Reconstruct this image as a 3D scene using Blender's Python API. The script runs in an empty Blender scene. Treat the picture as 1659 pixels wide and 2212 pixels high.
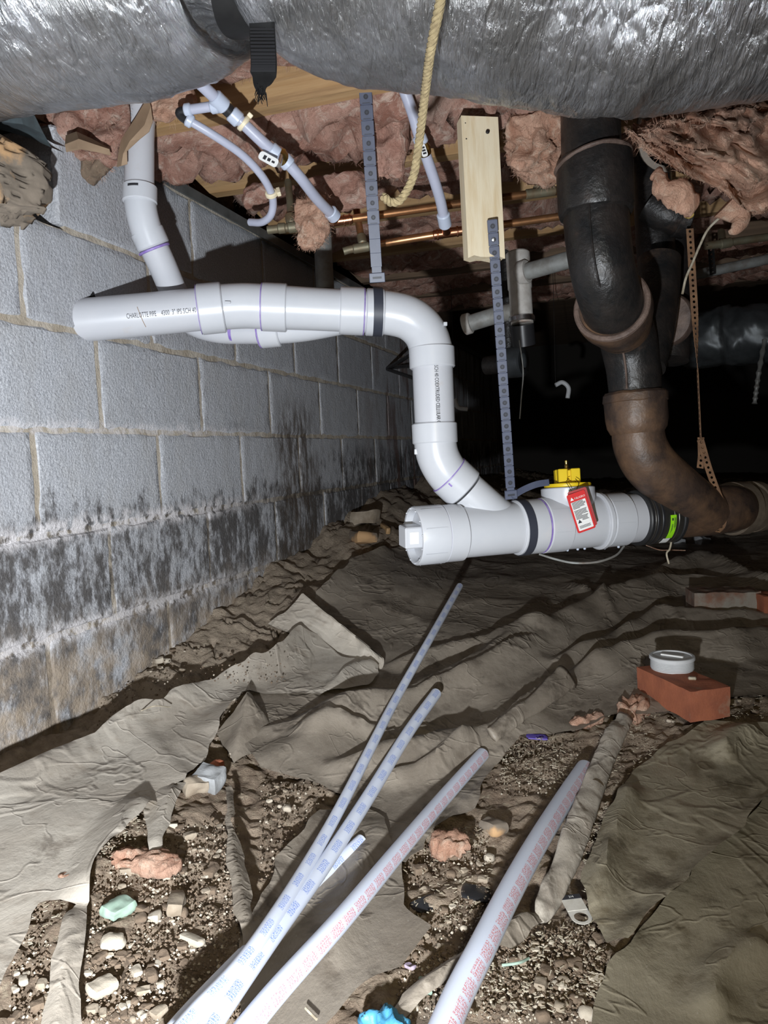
import bpy, bmesh, math, random
import numpy as np
from mathutils import Vector, Matrix

# ---------------------------------------------------------------- camera
scene = bpy.context.scene
FPX, CX, CY = 1660.0, 829.5, 1106.0
TH, PH, RO = math.radians(18.14), math.radians(4.35), 0.04
CAM = Vector((1.084, 0.0, 0.5))
F0 = Vector((-math.sin(TH) * math.cos(PH), math.cos(TH) * math.cos(PH), -math.sin(PH)))
R0 = Vector((math.cos(TH), math.sin(TH), 0))
U0 = R0.cross(F0)
RT = R0 * math.cos(RO) - U0 * math.sin(RO)
UP = R0 * math.sin(RO) + U0 * math.cos(RO)
cd = bpy.data.cameras.new('camera')
cam = bpy.data.objects.new('camera', cd)
scene.collection.objects.link(cam)
cd.sensor_fit = 'HORIZONTAL'
cd.sensor_width = 36.0
cd.lens = 36.0 * FPX / 1659.0
cd.clip_start = 0.02
cam.matrix_world = Matrix(((RT.x, UP.x, -F0.x, CAM.x), (RT.y, UP.y, -F0.y, CAM.y), (RT.z, UP.z, -F0.z, CAM.z), (0, 0, 0, 1)))
scene.camera = cam

# ---------------------------------------------------------------- world, lamps, exposure
world = bpy.data.worlds.new('world')
scene.world = world
world.use_nodes = True
world.node_tree.nodes['Background'].inputs[0].default_value = (1.0, 0.8, 0.6, 1)
world.node_tree.nodes['Background'].inputs[1].default_value = 0.006
scene.view_settings.view_transform = 'Standard'
scene.view_settings.look = 'None'
scene.view_settings.gamma = 1.0
scene.view_settings.exposure = 0.22
scene.view_settings.use_curve_mapping = False

def spot(name, loc, aim, energy, col, size, blend, radius):
    l = bpy.data.lights.new(name, 'SPOT')
    l.energy = energy; l.color = col; l.spot_size = math.radians(size); l.spot_blend = blend
    l.shadow_soft_size = radius
    o = bpy.data.objects.new(name, l)
    scene.collection.objects.link(o)
    o.location = loc
    o.rotation_euler = (Vector(aim) - Vector(loc)).to_track_quat('-Z', 'Y').to_euler()
    return o
# hand-held torch under the camera, and an added weak warm fill spot behind it
spot('torch_light', CAM + RT * -0.12 + Vector((0, 0, -0.31)), CAM + F0 * 2.0 - RT * 0.62 + Vector((0, 0, 0.30)), 138, (0.90, 0.95, 1.0), 128, 1.0, 0.014)
spot('warm_fill_light', CAM + RT * 0.12 + UP * 0.22 - F0 * 0.25, CAM + F0 * 0.86 + RT * 0.34 - UP * 0.42, 13, (1.0, 0.85, 0.52), 105, 1.0, 0.05)

# ---------------------------------------------------------------- pixel rays to places
def ray(px, py):
    return F0 + RT * ((px - CX) / FPX) + UP * ((CY - py) / FPX)
def P(px, py, d):
    return CAM + ray(px, py) * d
def onX(px, py, X):
    r = ray(px, py); return CAM + r * ((X - CAM.x) / r.x)
def onZ(px, py, Z):
    r = ray(px, py); return CAM + r * ((Z - CAM.z) / r.z)

# ---------------------------------------------------------------- noise
def _h(i, j, k, s):
    n = (i.astype(np.int64) * 374761393 + j.astype(np.int64) * 668265263 + k.astype(np.int64) * 2147483647 + s * 974634541) & 0xffffffff
    n = ((n ^ (n >> 13)) * 1274126177) & 0xffffffff
    n = ((n ^ (n >> 16)) * 2246822519) & 0xffffffff
    return ((n ^ (n >> 15)) & 0xffffff) / 16777215.0
def vnoise(x, y, z, s=0):
    x, y, z = np.broadcast_arrays(np.asarray(x, float), np.asarray(y, float), np.asarray(z, float))
    i, j, k = np.floor(x), np.floor(y), np.floor(z)
    u, v, w = x - i, y - j, z - k
    u = u * u * (3 - 2 * u); v = v * v * (3 - 2 * v); w = w * w * (3 - 2 * w)
    r = 0
    for a in (0, 1):
        for b in (0, 1):
            for c in (0, 1):
                r = r + _h(i + a, j + b, k + c, s) * (u if a else 1 - u) * (v if b else 1 - v) * (w if c else 1 - w)
    return r * 2 - 1
def fbm(x, y, z, o=4, s=0, g=0.5):
    r = 0; a = 1.0; f = 1.0
    for q in range(o):
        r = r + a * vnoise(np.asarray(x) * f + 7.3 * q, np.asarray(y) * f + 3.1 * q, np.asarray(z) * f, s + q)
        a *= g; f *= 2.03
    return r
def sstep(a, b, x):
    t = np.clip((np.asarray(x, float) - a) / (b - a), 0, 1)
    return t * t * (3 - 2 * t)

# ---------------------------------------------------------------- the ground's shape
def gbase(X, Y):
    X = np.asarray(X, float); Y = np.asarray(Y, float)
    b = 0.015 + 0.15 * sstep(1.2, 2.45, Y) + 0.15 * sstep(2.3, 3.3, Y)
    w = 0.12 + 0.42 * sstep(0.9, 2.4, Y)
    bank = b * np.clip(1 - X / w, 0, 1) ** 1.2
    rise = 0.20 * sstep(1.9, 5.5, Y) + 0.04 * fbm(X * 0.8, Y * 0.8, 0, 2, 5) * sstep(0.9, 2.0, Y)
    dip = 0.10 * sstep(0.05, 0.75, X) * sstep(2.6, 1.3, Y)
    return bank * (1 - sstep(1.9, 5.5, Y) * 0.5) + rise - dip + 0.010 * fbm(X * 2.2, Y * 2.2, 1.7, 2, 9) - 0.012
def gh(px, py, h=0.0):
    """where the ray of a pixel meets the ground raised by h"""
    r = ray(px, py); a, b = 0.3, 9.0
    for n in (300, 40):
        t = np.linspace(a, b, n)
        d = CAM.z + r.z * t - gbase(CAM.x + r.x * t, CAM.y + r.y * t) - h
        k = int(np.argmax(d < 0)) if (d < 0).any() else n - 1
        k = max(k, 1); a, b = t[k - 1], t[k]
    return CAM + r * float(b)

# ---------------------------------------------------------------- builders
C = scene.collection.objects
WL = {}
def V(p): return Vector(p)
def thing(name, label, cat, loc, group=None):
    o = bpy.data.objects.new(name, None); C.link(o)
    o.empty_display_size = 0.05
    o.location = loc; WL[o.name] = Vector(loc)
    o['label'] = label; o['category'] = cat
    if group: o['group'] = group
    return o
def tag(o, label, cat, group=None, kind=None):
    o['label'] = label; o['category'] = cat
    if group: o['group'] = group
    if kind: o['kind'] = kind
    return o
class M:
    """vertices, faces and uv of one mesh"""
    def __init__(s): s.v = []; s.f = []; s.uv = {}
    def add(s, v, f, uv=None):
        n = len(s.v); s.v += [tuple(p) for p in v]
        for k, q in enumerate(f):
            if uv: s.uv[len(s.f)] = uv[k]
            s.f.append(tuple(i + n for i in q))
        return s
def build(name, m, mt, parent=None, smooth=35, label=None):
    me = bpy.data.meshes.new(name)
    v = np.array(m.v, float)
    if parent is None:
        lo, hi = v.min(0), v.max(0)
        org = np.array([(lo[0] + hi[0]) / 2, (lo[1] + hi[1]) / 2, lo[2]])
    else:
        org = np.array(WL[parent.name])
    me.from_pydata((v - org).tolist(), [], m.f)
    if m.uv:
        ul = me.uv_layers.new(name='UVMap'); d = np.zeros((len(me.loops), 2)); k = 0
        for i, q in enumerate(m.f):
            u = m.uv.get(i)
            for c in range(len(q)):
                if u: d[k] = u[c]
                k += 1
        ul.data.foreach_set('uv', d.ravel())
    if smooth is not None:
        me.polygons.foreach_set('use_smooth', [True] * len(me.polygons))
        if smooth < 180: me.set_sharp_from_angle(angle=math.radians(smooth))
    me.update()
    o = bpy.data.objects.new(name, me); C.link(o)
    if isinstance(mt, (list, tuple)):
        for q in mt: me.materials.append(q)
    else: me.materials.append(mt)
    if parent is None:
        o.location = org
    else:
        o.parent = parent
    WL[o.name] = Vector(org)
    if label: o['label'] = label
    return o

def frames(pts, ref=None):
    pts = [Vector(p) for p in pts]; n = len(pts); T = []
    for i in range(n):
        a = pts[max(i - 1, 0)]; b = pts[min(i + 1, n - 1)]
        t = b - a
        if t.length < 1e-9: t = T[-1] if T else Vector((0, 0, 1))
        T.append(t.normalized())
    if ref is None: ref = (CAM - pts[0])
    N = []
    nrm = ref - T[0] * ref.dot(T[0])
    if nrm.length < 1e-6: nrm = T[0].orthogonal()
    nrm.normalize(); N.append(nrm)
    for i in range(1, n):
        nrm = N[-1] - T[i] * N[-1].dot(T[i]); nrm.normalize(); N.append(nrm)
    return pts, T, N
def tube(pts, rad, seg=20, caps=True, m=None, ref=None, sq=None):
    """round tube along pts; rad is a number or a list; uv = metres along, turn around (0.5 faces the camera)"""
    m = m or M()
    pts, T, N = frames(pts, ref)
    n = len(pts); r = rad if isinstance(rad, (list, tuple)) else [rad] * n
    v = []; L = [0.0]
    for i in range(1, n): L.append(L[-1] + (pts[i] - pts[i - 1]).length)
    for i in range(n):
        B = T[i].cross(N[i])
        for k in range(seg):
            a = 2 * math.pi * k / seg + math.pi
            c, s_ = math.cos(a) * r[i], math.sin(a) * r[i]
            if sq: c *= sq[0]; s_ *= sq[1]
            v.append(pts[i] + N[i] * c + B * s_)
    f = []; uv = []
    for i in range(n - 1):
        for k in range(seg):
            k2 = (k + 1) % seg
            f.append((i * seg + k, i * seg + k2, (i + 1) * seg + k2, (i + 1) * seg + k))
            uv.append(((L[i], k / seg), (L[i], (k + 1) / seg), (L[i + 1], (k + 1) / seg), (L[i + 1], k / seg)))
    if caps:
        f.append(tuple(range(seg))[::-1]); uv.append([(0, 0)] * seg)
        f.append(tuple((n - 1) * seg + k for k in range(seg))); uv.append([(0, 0)] * seg)
    return m.add(v, f, uv)
def lathe(p, axis, prof, seg=32, m=None, caps=True):
    """prof = [(distance along axis, radius)]; sharp steps come from sharp angles"""
    axis = Vector(axis).normalized()
    N = (CAM - Vector(p)); N = (N - axis * N.dot(axis)).normalized(); B = axis.cross(N)
    m = m or M(); v = []; f = []
    n = len(prof)
    for t, r in prof:
        for k in range(seg):
            a = 2 * math.pi * k / seg + math.pi
            v.append(Vector(p) + axis * t + (N * math.cos(a) + B * math.sin(a)) * r)
    for i in range(n - 1):
        for k in range(seg):
            k2 = (k + 1) % seg
            f.append((i * seg + k, i * seg + k2, (i + 1) * seg + k2, (i + 1) * seg + k))
    if caps:
        f.append(tuple(range(seg))[::-1]); f.append(tuple((n - 1) * seg + k for k in range(seg)))
    return m.add(v, f)
def cr(pts, n=10):
    """smooth curve through points of any dimension"""
    A = [np.array(tuple(p), float) for p in pts]; out = []
    A = [2 * A[0] - A[1]] + A + [2 * A[-1] - A[-2]]
    for i in range(1, len(A) - 2):
        for k in range(n):
            t = k / n
            out.append(0.5 * (2 * A[i] + (A[i + 1] - A[i - 1]) * t + (2 * A[i - 1] - 5 * A[i] + 4 * A[i + 1] - A[i + 2]) * t * t + (3 * A[i] - A[i - 1] - 3 * A[i + 1] + A[i + 2]) * t ** 3))
    out.append(A[-2]); return out
def crv(pts, n=10): return [Vector(p) for p in cr(pts, n)]
def box(c, ax, ay, az, m=None, bev=0.0):
    """box about c with half-axes ax ay az, optionally chamfered"""
    m = m or M(); c = Vector(c); ax, ay, az = Vector(ax), Vector(ay), Vector(az)
    if bev <= 0:
        v = [c + ax * i + ay * j + az * k for i in (-1, 1) for j in (-1, 1) for k in (-1, 1)]
        f = [(0, 1, 3, 2), (4, 6, 7, 5), (0, 4, 5, 1), (2, 3, 7, 6), (0, 2, 6, 4), (1, 5, 7, 3)]
        if ax.cross(ay).dot(az) < 0: f = [q[::-1] for q in f]
        return m.add(v, f)
    bm = bmesh.new(); bmesh.ops.create_cube(bm, size=2)
    L = (ax.length, ay.length, az.length)
    for q in bm.verts: q.co = Vector((q.co.x * L[0], q.co.y * L[1], q.co.z * L[2]))
    bmesh.ops.bevel(bm, geom=list(bm.edges), offset=bev, segments=1, affect='EDGES', profile=0.5)
    X, Y, Z = ax.normalized(), ay.normalized(), az.normalized()
    bm.verts.index_update()
    v = [c + X * q.co.x + Y * q.co.y + Z * q.co.z for q in bm.verts]
    f = [tuple(w.index for w in q.verts) for q in bm.faces]
    if X.cross(Y).dot(Z) < 0: f = [q[::-1] for q in f]
    bm.free(); return m.add(v, f)
def boxgrid(nx, ny, nz):
    idx = {}; v = []; f = []
    def vi(a, b, c):
        k = (a, b, c)
        if k not in idx: idx[k] = len(v); v.append((a / nx * 2 - 1, b / ny * 2 - 1, c / nz * 2 - 1))
        return idx[k]
    for a in range(nx):
        for b in range(ny):
            f.append((vi(a, b, 0), vi(a, b + 1, 0), vi(a + 1, b + 1, 0), vi(a + 1, b, 0)))
            f.append((vi(a, b, nz), vi(a + 1, b, nz), vi(a + 1, b + 1, nz), vi(a, b + 1, nz)))
    for a in range(nx):
        for c in range(nz):
            f.append((vi(a, 0, c), vi(a + 1, 0, c), vi(a + 1, 0, c + 1), vi(a, 0, c + 1)))
            f.append((vi(a, ny, c), vi(a, ny, c + 1), vi(a + 1, ny, c + 1), vi(a + 1, ny, c)))
    for b in range(ny):
        for c in range(nz):
            f.append((vi(0, b, c), vi(0, b, c + 1), vi(0, b + 1, c + 1), vi(0, b + 1, c)))
            f.append((vi(nx, b, c), vi(nx, b + 1, c), vi(nx, b + 1, c + 1), vi(nx, b, c + 1)))
    return np.array(v), f
def lump(c, dims, n=(6, 6, 6), rnd=0.5, amp=0.1, freq=6.0, seed=0, rot=None, oct=3, ridged=False, m=None):
    """rounded box with a rough skin: stones, bricks, batts, timber ends"""
    q, f = boxgrid(*n)
    s = q / np.linalg.norm(q, axis=1, keepdims=True)
    # round only near the edges: blend of cube and sphere
    p = q * (1 - rnd) + s * rnd * 1.12
    D = np.array(dims) / 2
    p = p * D
    X = p + np.array(tuple(c)) * 0.37 + seed * 3.17
    no = fbm(X[:, 0] * freq, X[:, 1] * freq, X[:, 2] * freq, oct, seed)
    if ridged: no = 0.6 - np.abs(no) * 1.6
    nrm = s / D; nrm /= np.linalg.norm(nrm, axis=1, keepdims=True)
    p = p + nrm * (amp * no)[:, None]
    if rot is not None: p = p @ np.array(Matrix(rot).to_3x3()).T
    p = p + np.array(tuple(c))
    return (m or M()).add(p.tolist(), f)
def rz(a, b=0, c=0):
    return Matrix.Rotation(a, 3, 'Z') @ Matrix.Rotation(b, 3, 'X') @ Matrix.Rotation(c, 3, 'Y')

# ---------------------------------------------------------------- materials
def mat(name, col, col2=None, rough=0.6, metal=0.0, scale=8.0, bump=0.0, bscale=40.0, stretch=(1, 1, 1), lo=0.35, hi=0.65, spec=0.5, detail=6.0, col3=None, scale3=3.0, lo3=0.5, hi3=0.7, dist=0.002, sss=0.0, rough2=None, coord='Object'):
    m = bpy.data.materials.new(name); m.use_nodes = True
    nt = m.node_tree; b = nt.nodes['Principled BSDF']
    b.inputs['Roughness'].default_value = rough; b.inputs['Metallic'].default_value = metal
    b.inputs['Specular IOR Level'].default_value = spec
    b.inputs['Base Color'].default_value = (*col, 1)
    if sss:
        b.inputs['Subsurface Weight'].default_value = sss
        b.inputs['Subsurface Radius'].default_value = (0.01, 0.01, 0.012)
        b.inputs['Subsurface Scale'].default_value = 0.5
    tc = nt.nodes.new('ShaderNodeTexCoord'); mp = nt.nodes.new('ShaderNodeMapping')
    mp.inputs['Scale'].default_value = stretch
    if coord == 'World':
        g = nt.nodes.new('ShaderNodeNewGeometry'); nt.links.new(g.outputs['Position'], mp.inputs[0])
    else: nt.links.new(tc.outputs[coord], mp.inputs[0])
    def noise(sc, det=detail):
        n = nt.nodes.new('ShaderNodeTexNoise'); n.inputs['Scale'].default_value = sc; n.inputs['Detail'].default_value = det
        n.inputs['Roughness'].default_value = 0.62
        nt.links.new(mp.outputs[0], n.inputs['Vector']); return n
    def ramp(src, a, c):
        r = nt.nodes.new('ShaderNodeMapRange'); r.inputs[1].default_value = a; r.inputs[2].default_value = c
        nt.links.new(src, r.inputs[0]); return r
    out = None
    if col2:
        r = ramp(noise(scale).outputs[0], lo, hi)
        mx = nt.nodes.new('ShaderNodeMix'); mx.data_type = 'RGBA'
        mx.inputs[6].default_value = (*col, 1); mx.inputs[7].default_value = (*col2, 1)
        nt.links.new(r.outputs[0], mx.inputs[0]); out = mx.outputs[2]
        if rough2 is not None:
            rr = nt.nodes.new('ShaderNodeMapRange'); rr.inputs[3].default_value = rough; rr.inputs[4].default_value = rough2
            nt.links.new(r.outputs[0], rr.inputs[0]); nt.links.new(rr.outputs[0], b.inputs['Roughness'])
    if col3:
        r = ramp(noise(scale3).outputs[0], lo3, hi3)
        mx = nt.nodes.new('ShaderNodeMix'); mx.data_type = 'RGBA'
        if out: nt.links.new(out, mx.inputs[6])
        else: mx.inputs[6].default_value = (*col, 1)
        mx.inputs[7].default_value = (*col3, 1)
        nt.links.new(r.outputs[0], mx.inputs[0]); out = mx.outputs[2]
    if out: nt.links.new(out, b.inputs['Base Color'])
    if bump:
        bp = nt.nodes.new('ShaderNodeBump'); bp.inputs['Strength'].default_value = bump; bp.inputs['Distance'].default_value = dist
        nt.links.new(noise(bscale, 5).outputs[0], bp.inputs['Height'])
        nt.links.new(bp.outputs[0], b.inputs['Normal'])
    return m
MT = {}
MT['pvc'] = mat('pvc', (0.53, 0.545, 0.58), (0.56, 0.57, 0.60), rough=0.28, scale=14, col3=(0.62, 0.60, 0.60), scale3=9, lo3=0.63, hi3=0.82)
MT['pvc_pipe'] = mat('pvc_pipe', (0.50, 0.51, 0.545), (0.53, 0.535, 0.565), rough=0.36, scale=10, col3=(0.50, 0.45, 0.42), scale3=12, lo3=0.62, hi3=0.85)
MT['pvc_grey'] = mat('pvc_grey', (0.55, 0.56, 0.57), (0.62, 0.63, 0.64), rough=0.5, scale=30)
MT['primer'] = mat('primer', (0.20, 0.12, 0.42), (0.34, 0.26, 0.55), rough=0.4, scale=60)
MT['ink'] = mat('ink', (0.025, 0.025, 0.03), rough=0.6)
MT['block'] = None
MT['wood'] = mat('wood', (0.46, 0.30, 0.15), (0.36, 0.21, 0.09), rough=0.75, scale=5, stretch=(0.6, 9, 9), bump=0.3, bscale=14, col3=(0.22, 0.13, 0.065), scale3=4, lo3=0.52, hi3=0.75)
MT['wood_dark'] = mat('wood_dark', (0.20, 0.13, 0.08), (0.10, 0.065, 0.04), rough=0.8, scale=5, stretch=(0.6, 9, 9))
MT['pine'] = mat('pine', (0.74, 0.64, 0.46), (0.62, 0.48, 0.29), rough=0.6, scale=5, stretch=(14, 14, 1.0), bump=0.15, bscale=20, lo=0.42, hi=0.72)
MT['iron'] = mat('iron', (0.010, 0.0105, 0.011), (0.022, 0.018, 0.016), rough=0.28, scale=22, bump=1.0, bscale=75, col3=(0.07, 0.042, 0.028), scale3=11, lo3=0.60, hi3=0.78, dist=0.002, rough2=0.45)
MT['iron_rust'] = mat('iron_rust', (0.066, 0.042, 0.031), (0.030, 0.021, 0.018), rough=0.45, scale=16, bump=0.7, bscale=110, col3=(0.155, 0.088, 0.050), scale3=9, lo3=0.43, hi3=0.68, dist=0.0015)
MT['iron_lip'] = mat('iron_lip', (0.18, 0.125, 0.10), (0.07, 0.045, 0.035), rough=0.6, scale=22, bump=1.0, bscale=70)
MT['iron_pale'] = mat('iron_pale', (0.17, 0.135, 0.10), (0.10, 0.075, 0.055), rough=0.6, scale=14, bump=0.5, bscale=90)
MT['copper'] = mat('copper', (0.60, 0.29, 0.13), (0.38, 0.19, 0.09), rough=0.36, metal=0.85, scale=20, col3=(0.12, 0.08, 0.05), scale3=14, lo3=0.52, hi3=0.74)
MT['copper_new'] = mat('copper_new', (0.72, 0.34, 0.20), (0.55, 0.24, 0.13), rough=0.25, metal=1, scale=40)
MT['copper_old'] = mat('copper_old', (0.17, 0.12, 0.07), (0.20, 0.19, 0.13), rough=0.55, metal=0.5, scale=26)
MT['brass'] = mat('brass', (0.55, 0.38, 0.12), (0.40, 0.26, 0.08), rough=0.3, metal=1, scale=30)
MT['galv'] = mat('galv', (0.34, 0.35, 0.34), (0.22, 0.21, 0.19), rough=0.5, metal=0.3, scale=24, bump=0.2, bscale=90, col3=(0.18, 0.11, 0.07), scale3=9, lo3=0.56, hi3=0.75)
MT['galv_white'] = mat('galv_white', (0.50, 0.48, 0.45), (0.36, 0.33, 0.30), rough=0.7, scale=30, bump=0.3, bscale=120, col3=(0.22, 0.11, 0.06), scale3=12, lo3=0.54, hi3=0.72)
MT['steel'] = mat('steel', (0.62, 0.63, 0.66), rough=0.25, metal=1)
MT['black_steel'] = mat('black_steel', (0.10, 0.095, 0.085), (0.14, 0.13, 0.12), rough=0.28, metal=0.8, scale=20)
MT['rubber'] = mat('rubber', (0.016, 0.016, 0.017), rough=0.5)
MT['black_plastic'] = mat('black_plastic', (0.02, 0.02, 0.022), rough=0.35)
MT['web'] = mat('web', (0.004, 0.004, 0.0045), (0.008, 0.008, 0.008), rough=0.5, scale=60)
MT['strap'] = mat('strap', (0.050, 0.059, 0.098), (0.066, 0.076, 0.118), rough=0.45, scale=30)
MT['strap_dark'] = mat('strap_dark', (0.035, 0.039, 0.054), rough=0.5)
MT['strap_hole'] = mat('strap_hole', (0.016, 0.018, 0.028), rough=0.5)
MT['pex_body'] = mat('pex_body', (0.40, 0.415, 0.51), (0.45, 0.465, 0.56), rough=0.4, scale=12, sss=0.15)
MT['pex_fit'] = mat('pex_fit', (0.50, 0.55, 0.66), rough=0.35, sss=0.15)
MT['tan'] = mat('tan', (0.76, 0.66, 0.46), rough=0.5)
MT['white_label'] = mat('white_label', (0.80, 0.80, 0.78), rough=0.5)
MT['dirty_label'] = mat('dirty_label', (0.62, 0.60, 0.55), (0.5, 0.47, 0.41), rough=0.6, scale=60)
MT['yellow'] = mat('yellow', (0.78, 0.56, 0.015), (0.70, 0.49, 0.012), rough=0.38, scale=20)
MT['red_tag'] = mat('red_tag', (0.62, 0.03, 0.03), rough=0.4)
MT['red_dark'] = mat('red_dark', (0.35, 0.02, 0.02), rough=0.45)
MT['green_label'] = mat('green_label', (0.33, 0.80, 0.015), rough=0.45)
MT['red_brick'] = mat('red_brick', (0.36, 0.115, 0.055), (0.27, 0.085, 0.045), rough=0.85, scale=18, bump=0.5, bscale=160, col3=(0.30, 0.22, 0.15), scale3=16, lo3=0.60, hi3=0.75)
MT['old_brick'] = mat('old_brick', (0.15, 0.105, 0.08), (0.24, 0.09, 0.045), rough=0.9, scale=9, bump=0.5, bscale=140, col3=(0.26, 0.23, 0.19), scale3=12, lo3=0.42, hi3=0.58)
MT['concrete'] = mat('concrete', (0.36, 0.37, 0.38), (0.26, 0.26, 0.26), rough=0.9, scale=30, bump=0.5, bscale=150)
MT['stone'] = mat('stone', (0.36, 0.30, 0.23), (0.22, 0.17, 0.12), rough=0.9, scale=20, bump=0.6, bscale=120)
MT['stone_pale'] = mat('stone_pale', (0.52, 0.46, 0.37), (0.38, 0.32, 0.25), rough=0.9, scale=24, bump=0.5, bscale=140)
MT['clod'] = mat('clod', (0.20, 0.145, 0.10), (0.12, 0.085, 0.058), rough=0.95, scale=30, bump=0.8, bscale=150)
MT['mint'] = mat('mint', (0.32, 0.44, 0.35), (0.25, 0.33, 0.27), rough=0.7, scale=40)
MT['purple'] = mat('purple', (0.13, 0.09, 0.40), rough=0.5)
MT['lilac'] = mat('lilac', (0.42, 0.34, 0.48), (0.36, 0.30, 0.30), rough=0.6, scale=50)
MT['blue_glove'] = mat('blue_glove', (0.08, 0.30, 0.46), (0.05, 0.22, 0.38), rough=0.5, scale=60, bump=0.4, bscale=140)
MT['flake'] = mat('flake', (0.56, 0.50, 0.39), (0.26, 0.21, 0.14), rough=0.6, scale=60)
MT['kraft'] = mat('kraft', (0.34, 0.235, 0.15), (0.26, 0.175, 0.11), rough=0.8, scale=14, bump=0.2, bscale=60)
MT['tar'] = mat('tar', (0.085, 0.115, 0.125), (0.05, 0.06, 0.065), rough=0.6, scale=20)
MT['rot'] = mat('rot', (0.27, 0.22, 0.17), (0.13, 0.105, 0.08), rough=0.95, scale=9, bump=0.4, bscale=40, col3=(0.46, 0.28, 0.14), scale3=5, lo3=0.50, hi3=0.56, dist=0.003)
MT['rope'] = mat('rope', (0.30, 0.235, 0.125), (0.18, 0.135, 0.07), rough=0.85, scale=120, bump=0.6, bscale=300)
MT['rust_strap'] = mat('rust_strap', (0.26, 0.14, 0.07), (0.15, 0.08, 0.045), rough=0.8, scale=40, bump=0.3, bscale=150)
MT['duct_dark'] = mat('duct_dark', (0.10, 0.11, 0.115), (0.05, 0.055, 0.06), rough=0.4, metal=0.4, scale=10)
MT['amber'] = mat('amber', (0.55, 0.33, 0.03), (0.70, 0.55, 0.25), rough=0.2, scale=60, spec=0.8)
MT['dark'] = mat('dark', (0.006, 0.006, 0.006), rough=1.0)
MT['grey_shield'] = mat('grey_shield', (0.16, 0.17, 0.17), (0.09, 0.10, 0.10), rough=0.5, metal=0.3, scale=16)

# ---------------------------------------------------------------- bigger node materials
class NT:
    def __init__(s, name, rough=0.8, metal=0.0, spec=0.3):
        s.m = bpy.data.materials.new(name); s.m.use_nodes = True; s.nt = s.m.node_tree
        s.b = s.nt.nodes['Principled BSDF']; s.b.inputs['Roughness'].default_value = rough
        s.b.inputs['Metallic'].default_value = metal; s.b.inputs['Specular IOR Level'].default_value = spec
        s.pos = s.nt.nodes.new('ShaderNodeNewGeometry').outputs['Position']
        x = s.nt.nodes.new('ShaderNodeSeparateXYZ'); s.nt.links.new(s.pos, x.inputs[0])
        s.x, s.y, s.z = x.outputs
    def put(s, sock, v):
        if isinstance(v, (int, float)): sock.default_value = v
        elif isinstance(v, tuple): sock.default_value = (*v, 1) if len(v) == 3 and len(sock.default_value) == 4 else v
        else: s.nt.links.new(v, sock)
    def op(s, o, a, b=0.0, c=0.0):
        n = s.nt.nodes.new('ShaderNodeMath'); n.operation = o
        s.put(n.inputs[0], a); s.put(n.inputs[1], b); s.put(n.inputs[2], c); return n.outputs[0]
    def mr(s, v, a, b, c=0.0, d=1.0, smooth=True):
        n = s.nt.nodes.new('ShaderNodeMapRange'); n.interpolation_type = 'SMOOTHSTEP' if smooth else 'LINEAR'
        s.put(n.inputs[0], v)
        for k, q in enumerate((a, b, c, d)): s.put(n.inputs[k + 1], q)
        return n.outputs[0]
    def noise(s, scale, stretch=(1, 1, 1), det=6.0, src=None, rough=0.6, off=(0, 0, 0), dis=0.0):
        mp = s.nt.nodes.new('ShaderNodeMapping'); mp.inputs['Scale'].default_value = stretch; mp.inputs['Location'].default_value = off
        s.nt.links.new(src or s.pos, mp.inputs[0])
        n = s.nt.nodes.new('ShaderNodeTexNoise'); n.inputs['Scale'].default_value = scale; n.inputs['Detail'].default_value = det
        n.inputs['Roughness'].default_value = rough; n.inputs['Distortion'].default_value = dis
        s.nt.links.new(mp.outputs[0], n.inputs['Vector']); return n.outputs[0]
    def mix(s, f, a, b):
        n = s.nt.nodes.new('ShaderNodeMix'); n.data_type = 'RGBA'
        s.put(n.inputs[0], f); s.put(n.inputs[6], a); s.put(n.inputs[7], b); return n.outputs[2]
    def bump(s, h, strength=0.5, dist=0.003, prev=None):
        n = s.nt.nodes.new('ShaderNodeBump'); n.inputs['Strength'].default_value = strength; n.inputs['Distance'].default_value = dist
        s.put(n.inputs['Height'], h)
        if prev is not None: s.nt.links.new(prev, n.inputs['Normal'])
        return n.outputs[0]
    def done(s, col, nrm=None, rough=None):
        s.put(s.b.inputs['Base Color'], col)
        if nrm is not None: s.nt.links.new(nrm, s.b.inputs['Normal'])
        if rough is not None: s.put(s.b.inputs['Roughness'], rough)
        return s.m
J = [-0.24, -0.037, 0.166, 0.369, 0.572, 0.775, 0.978, 1.181]
YS = onX(640, 960, 0).y
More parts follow.
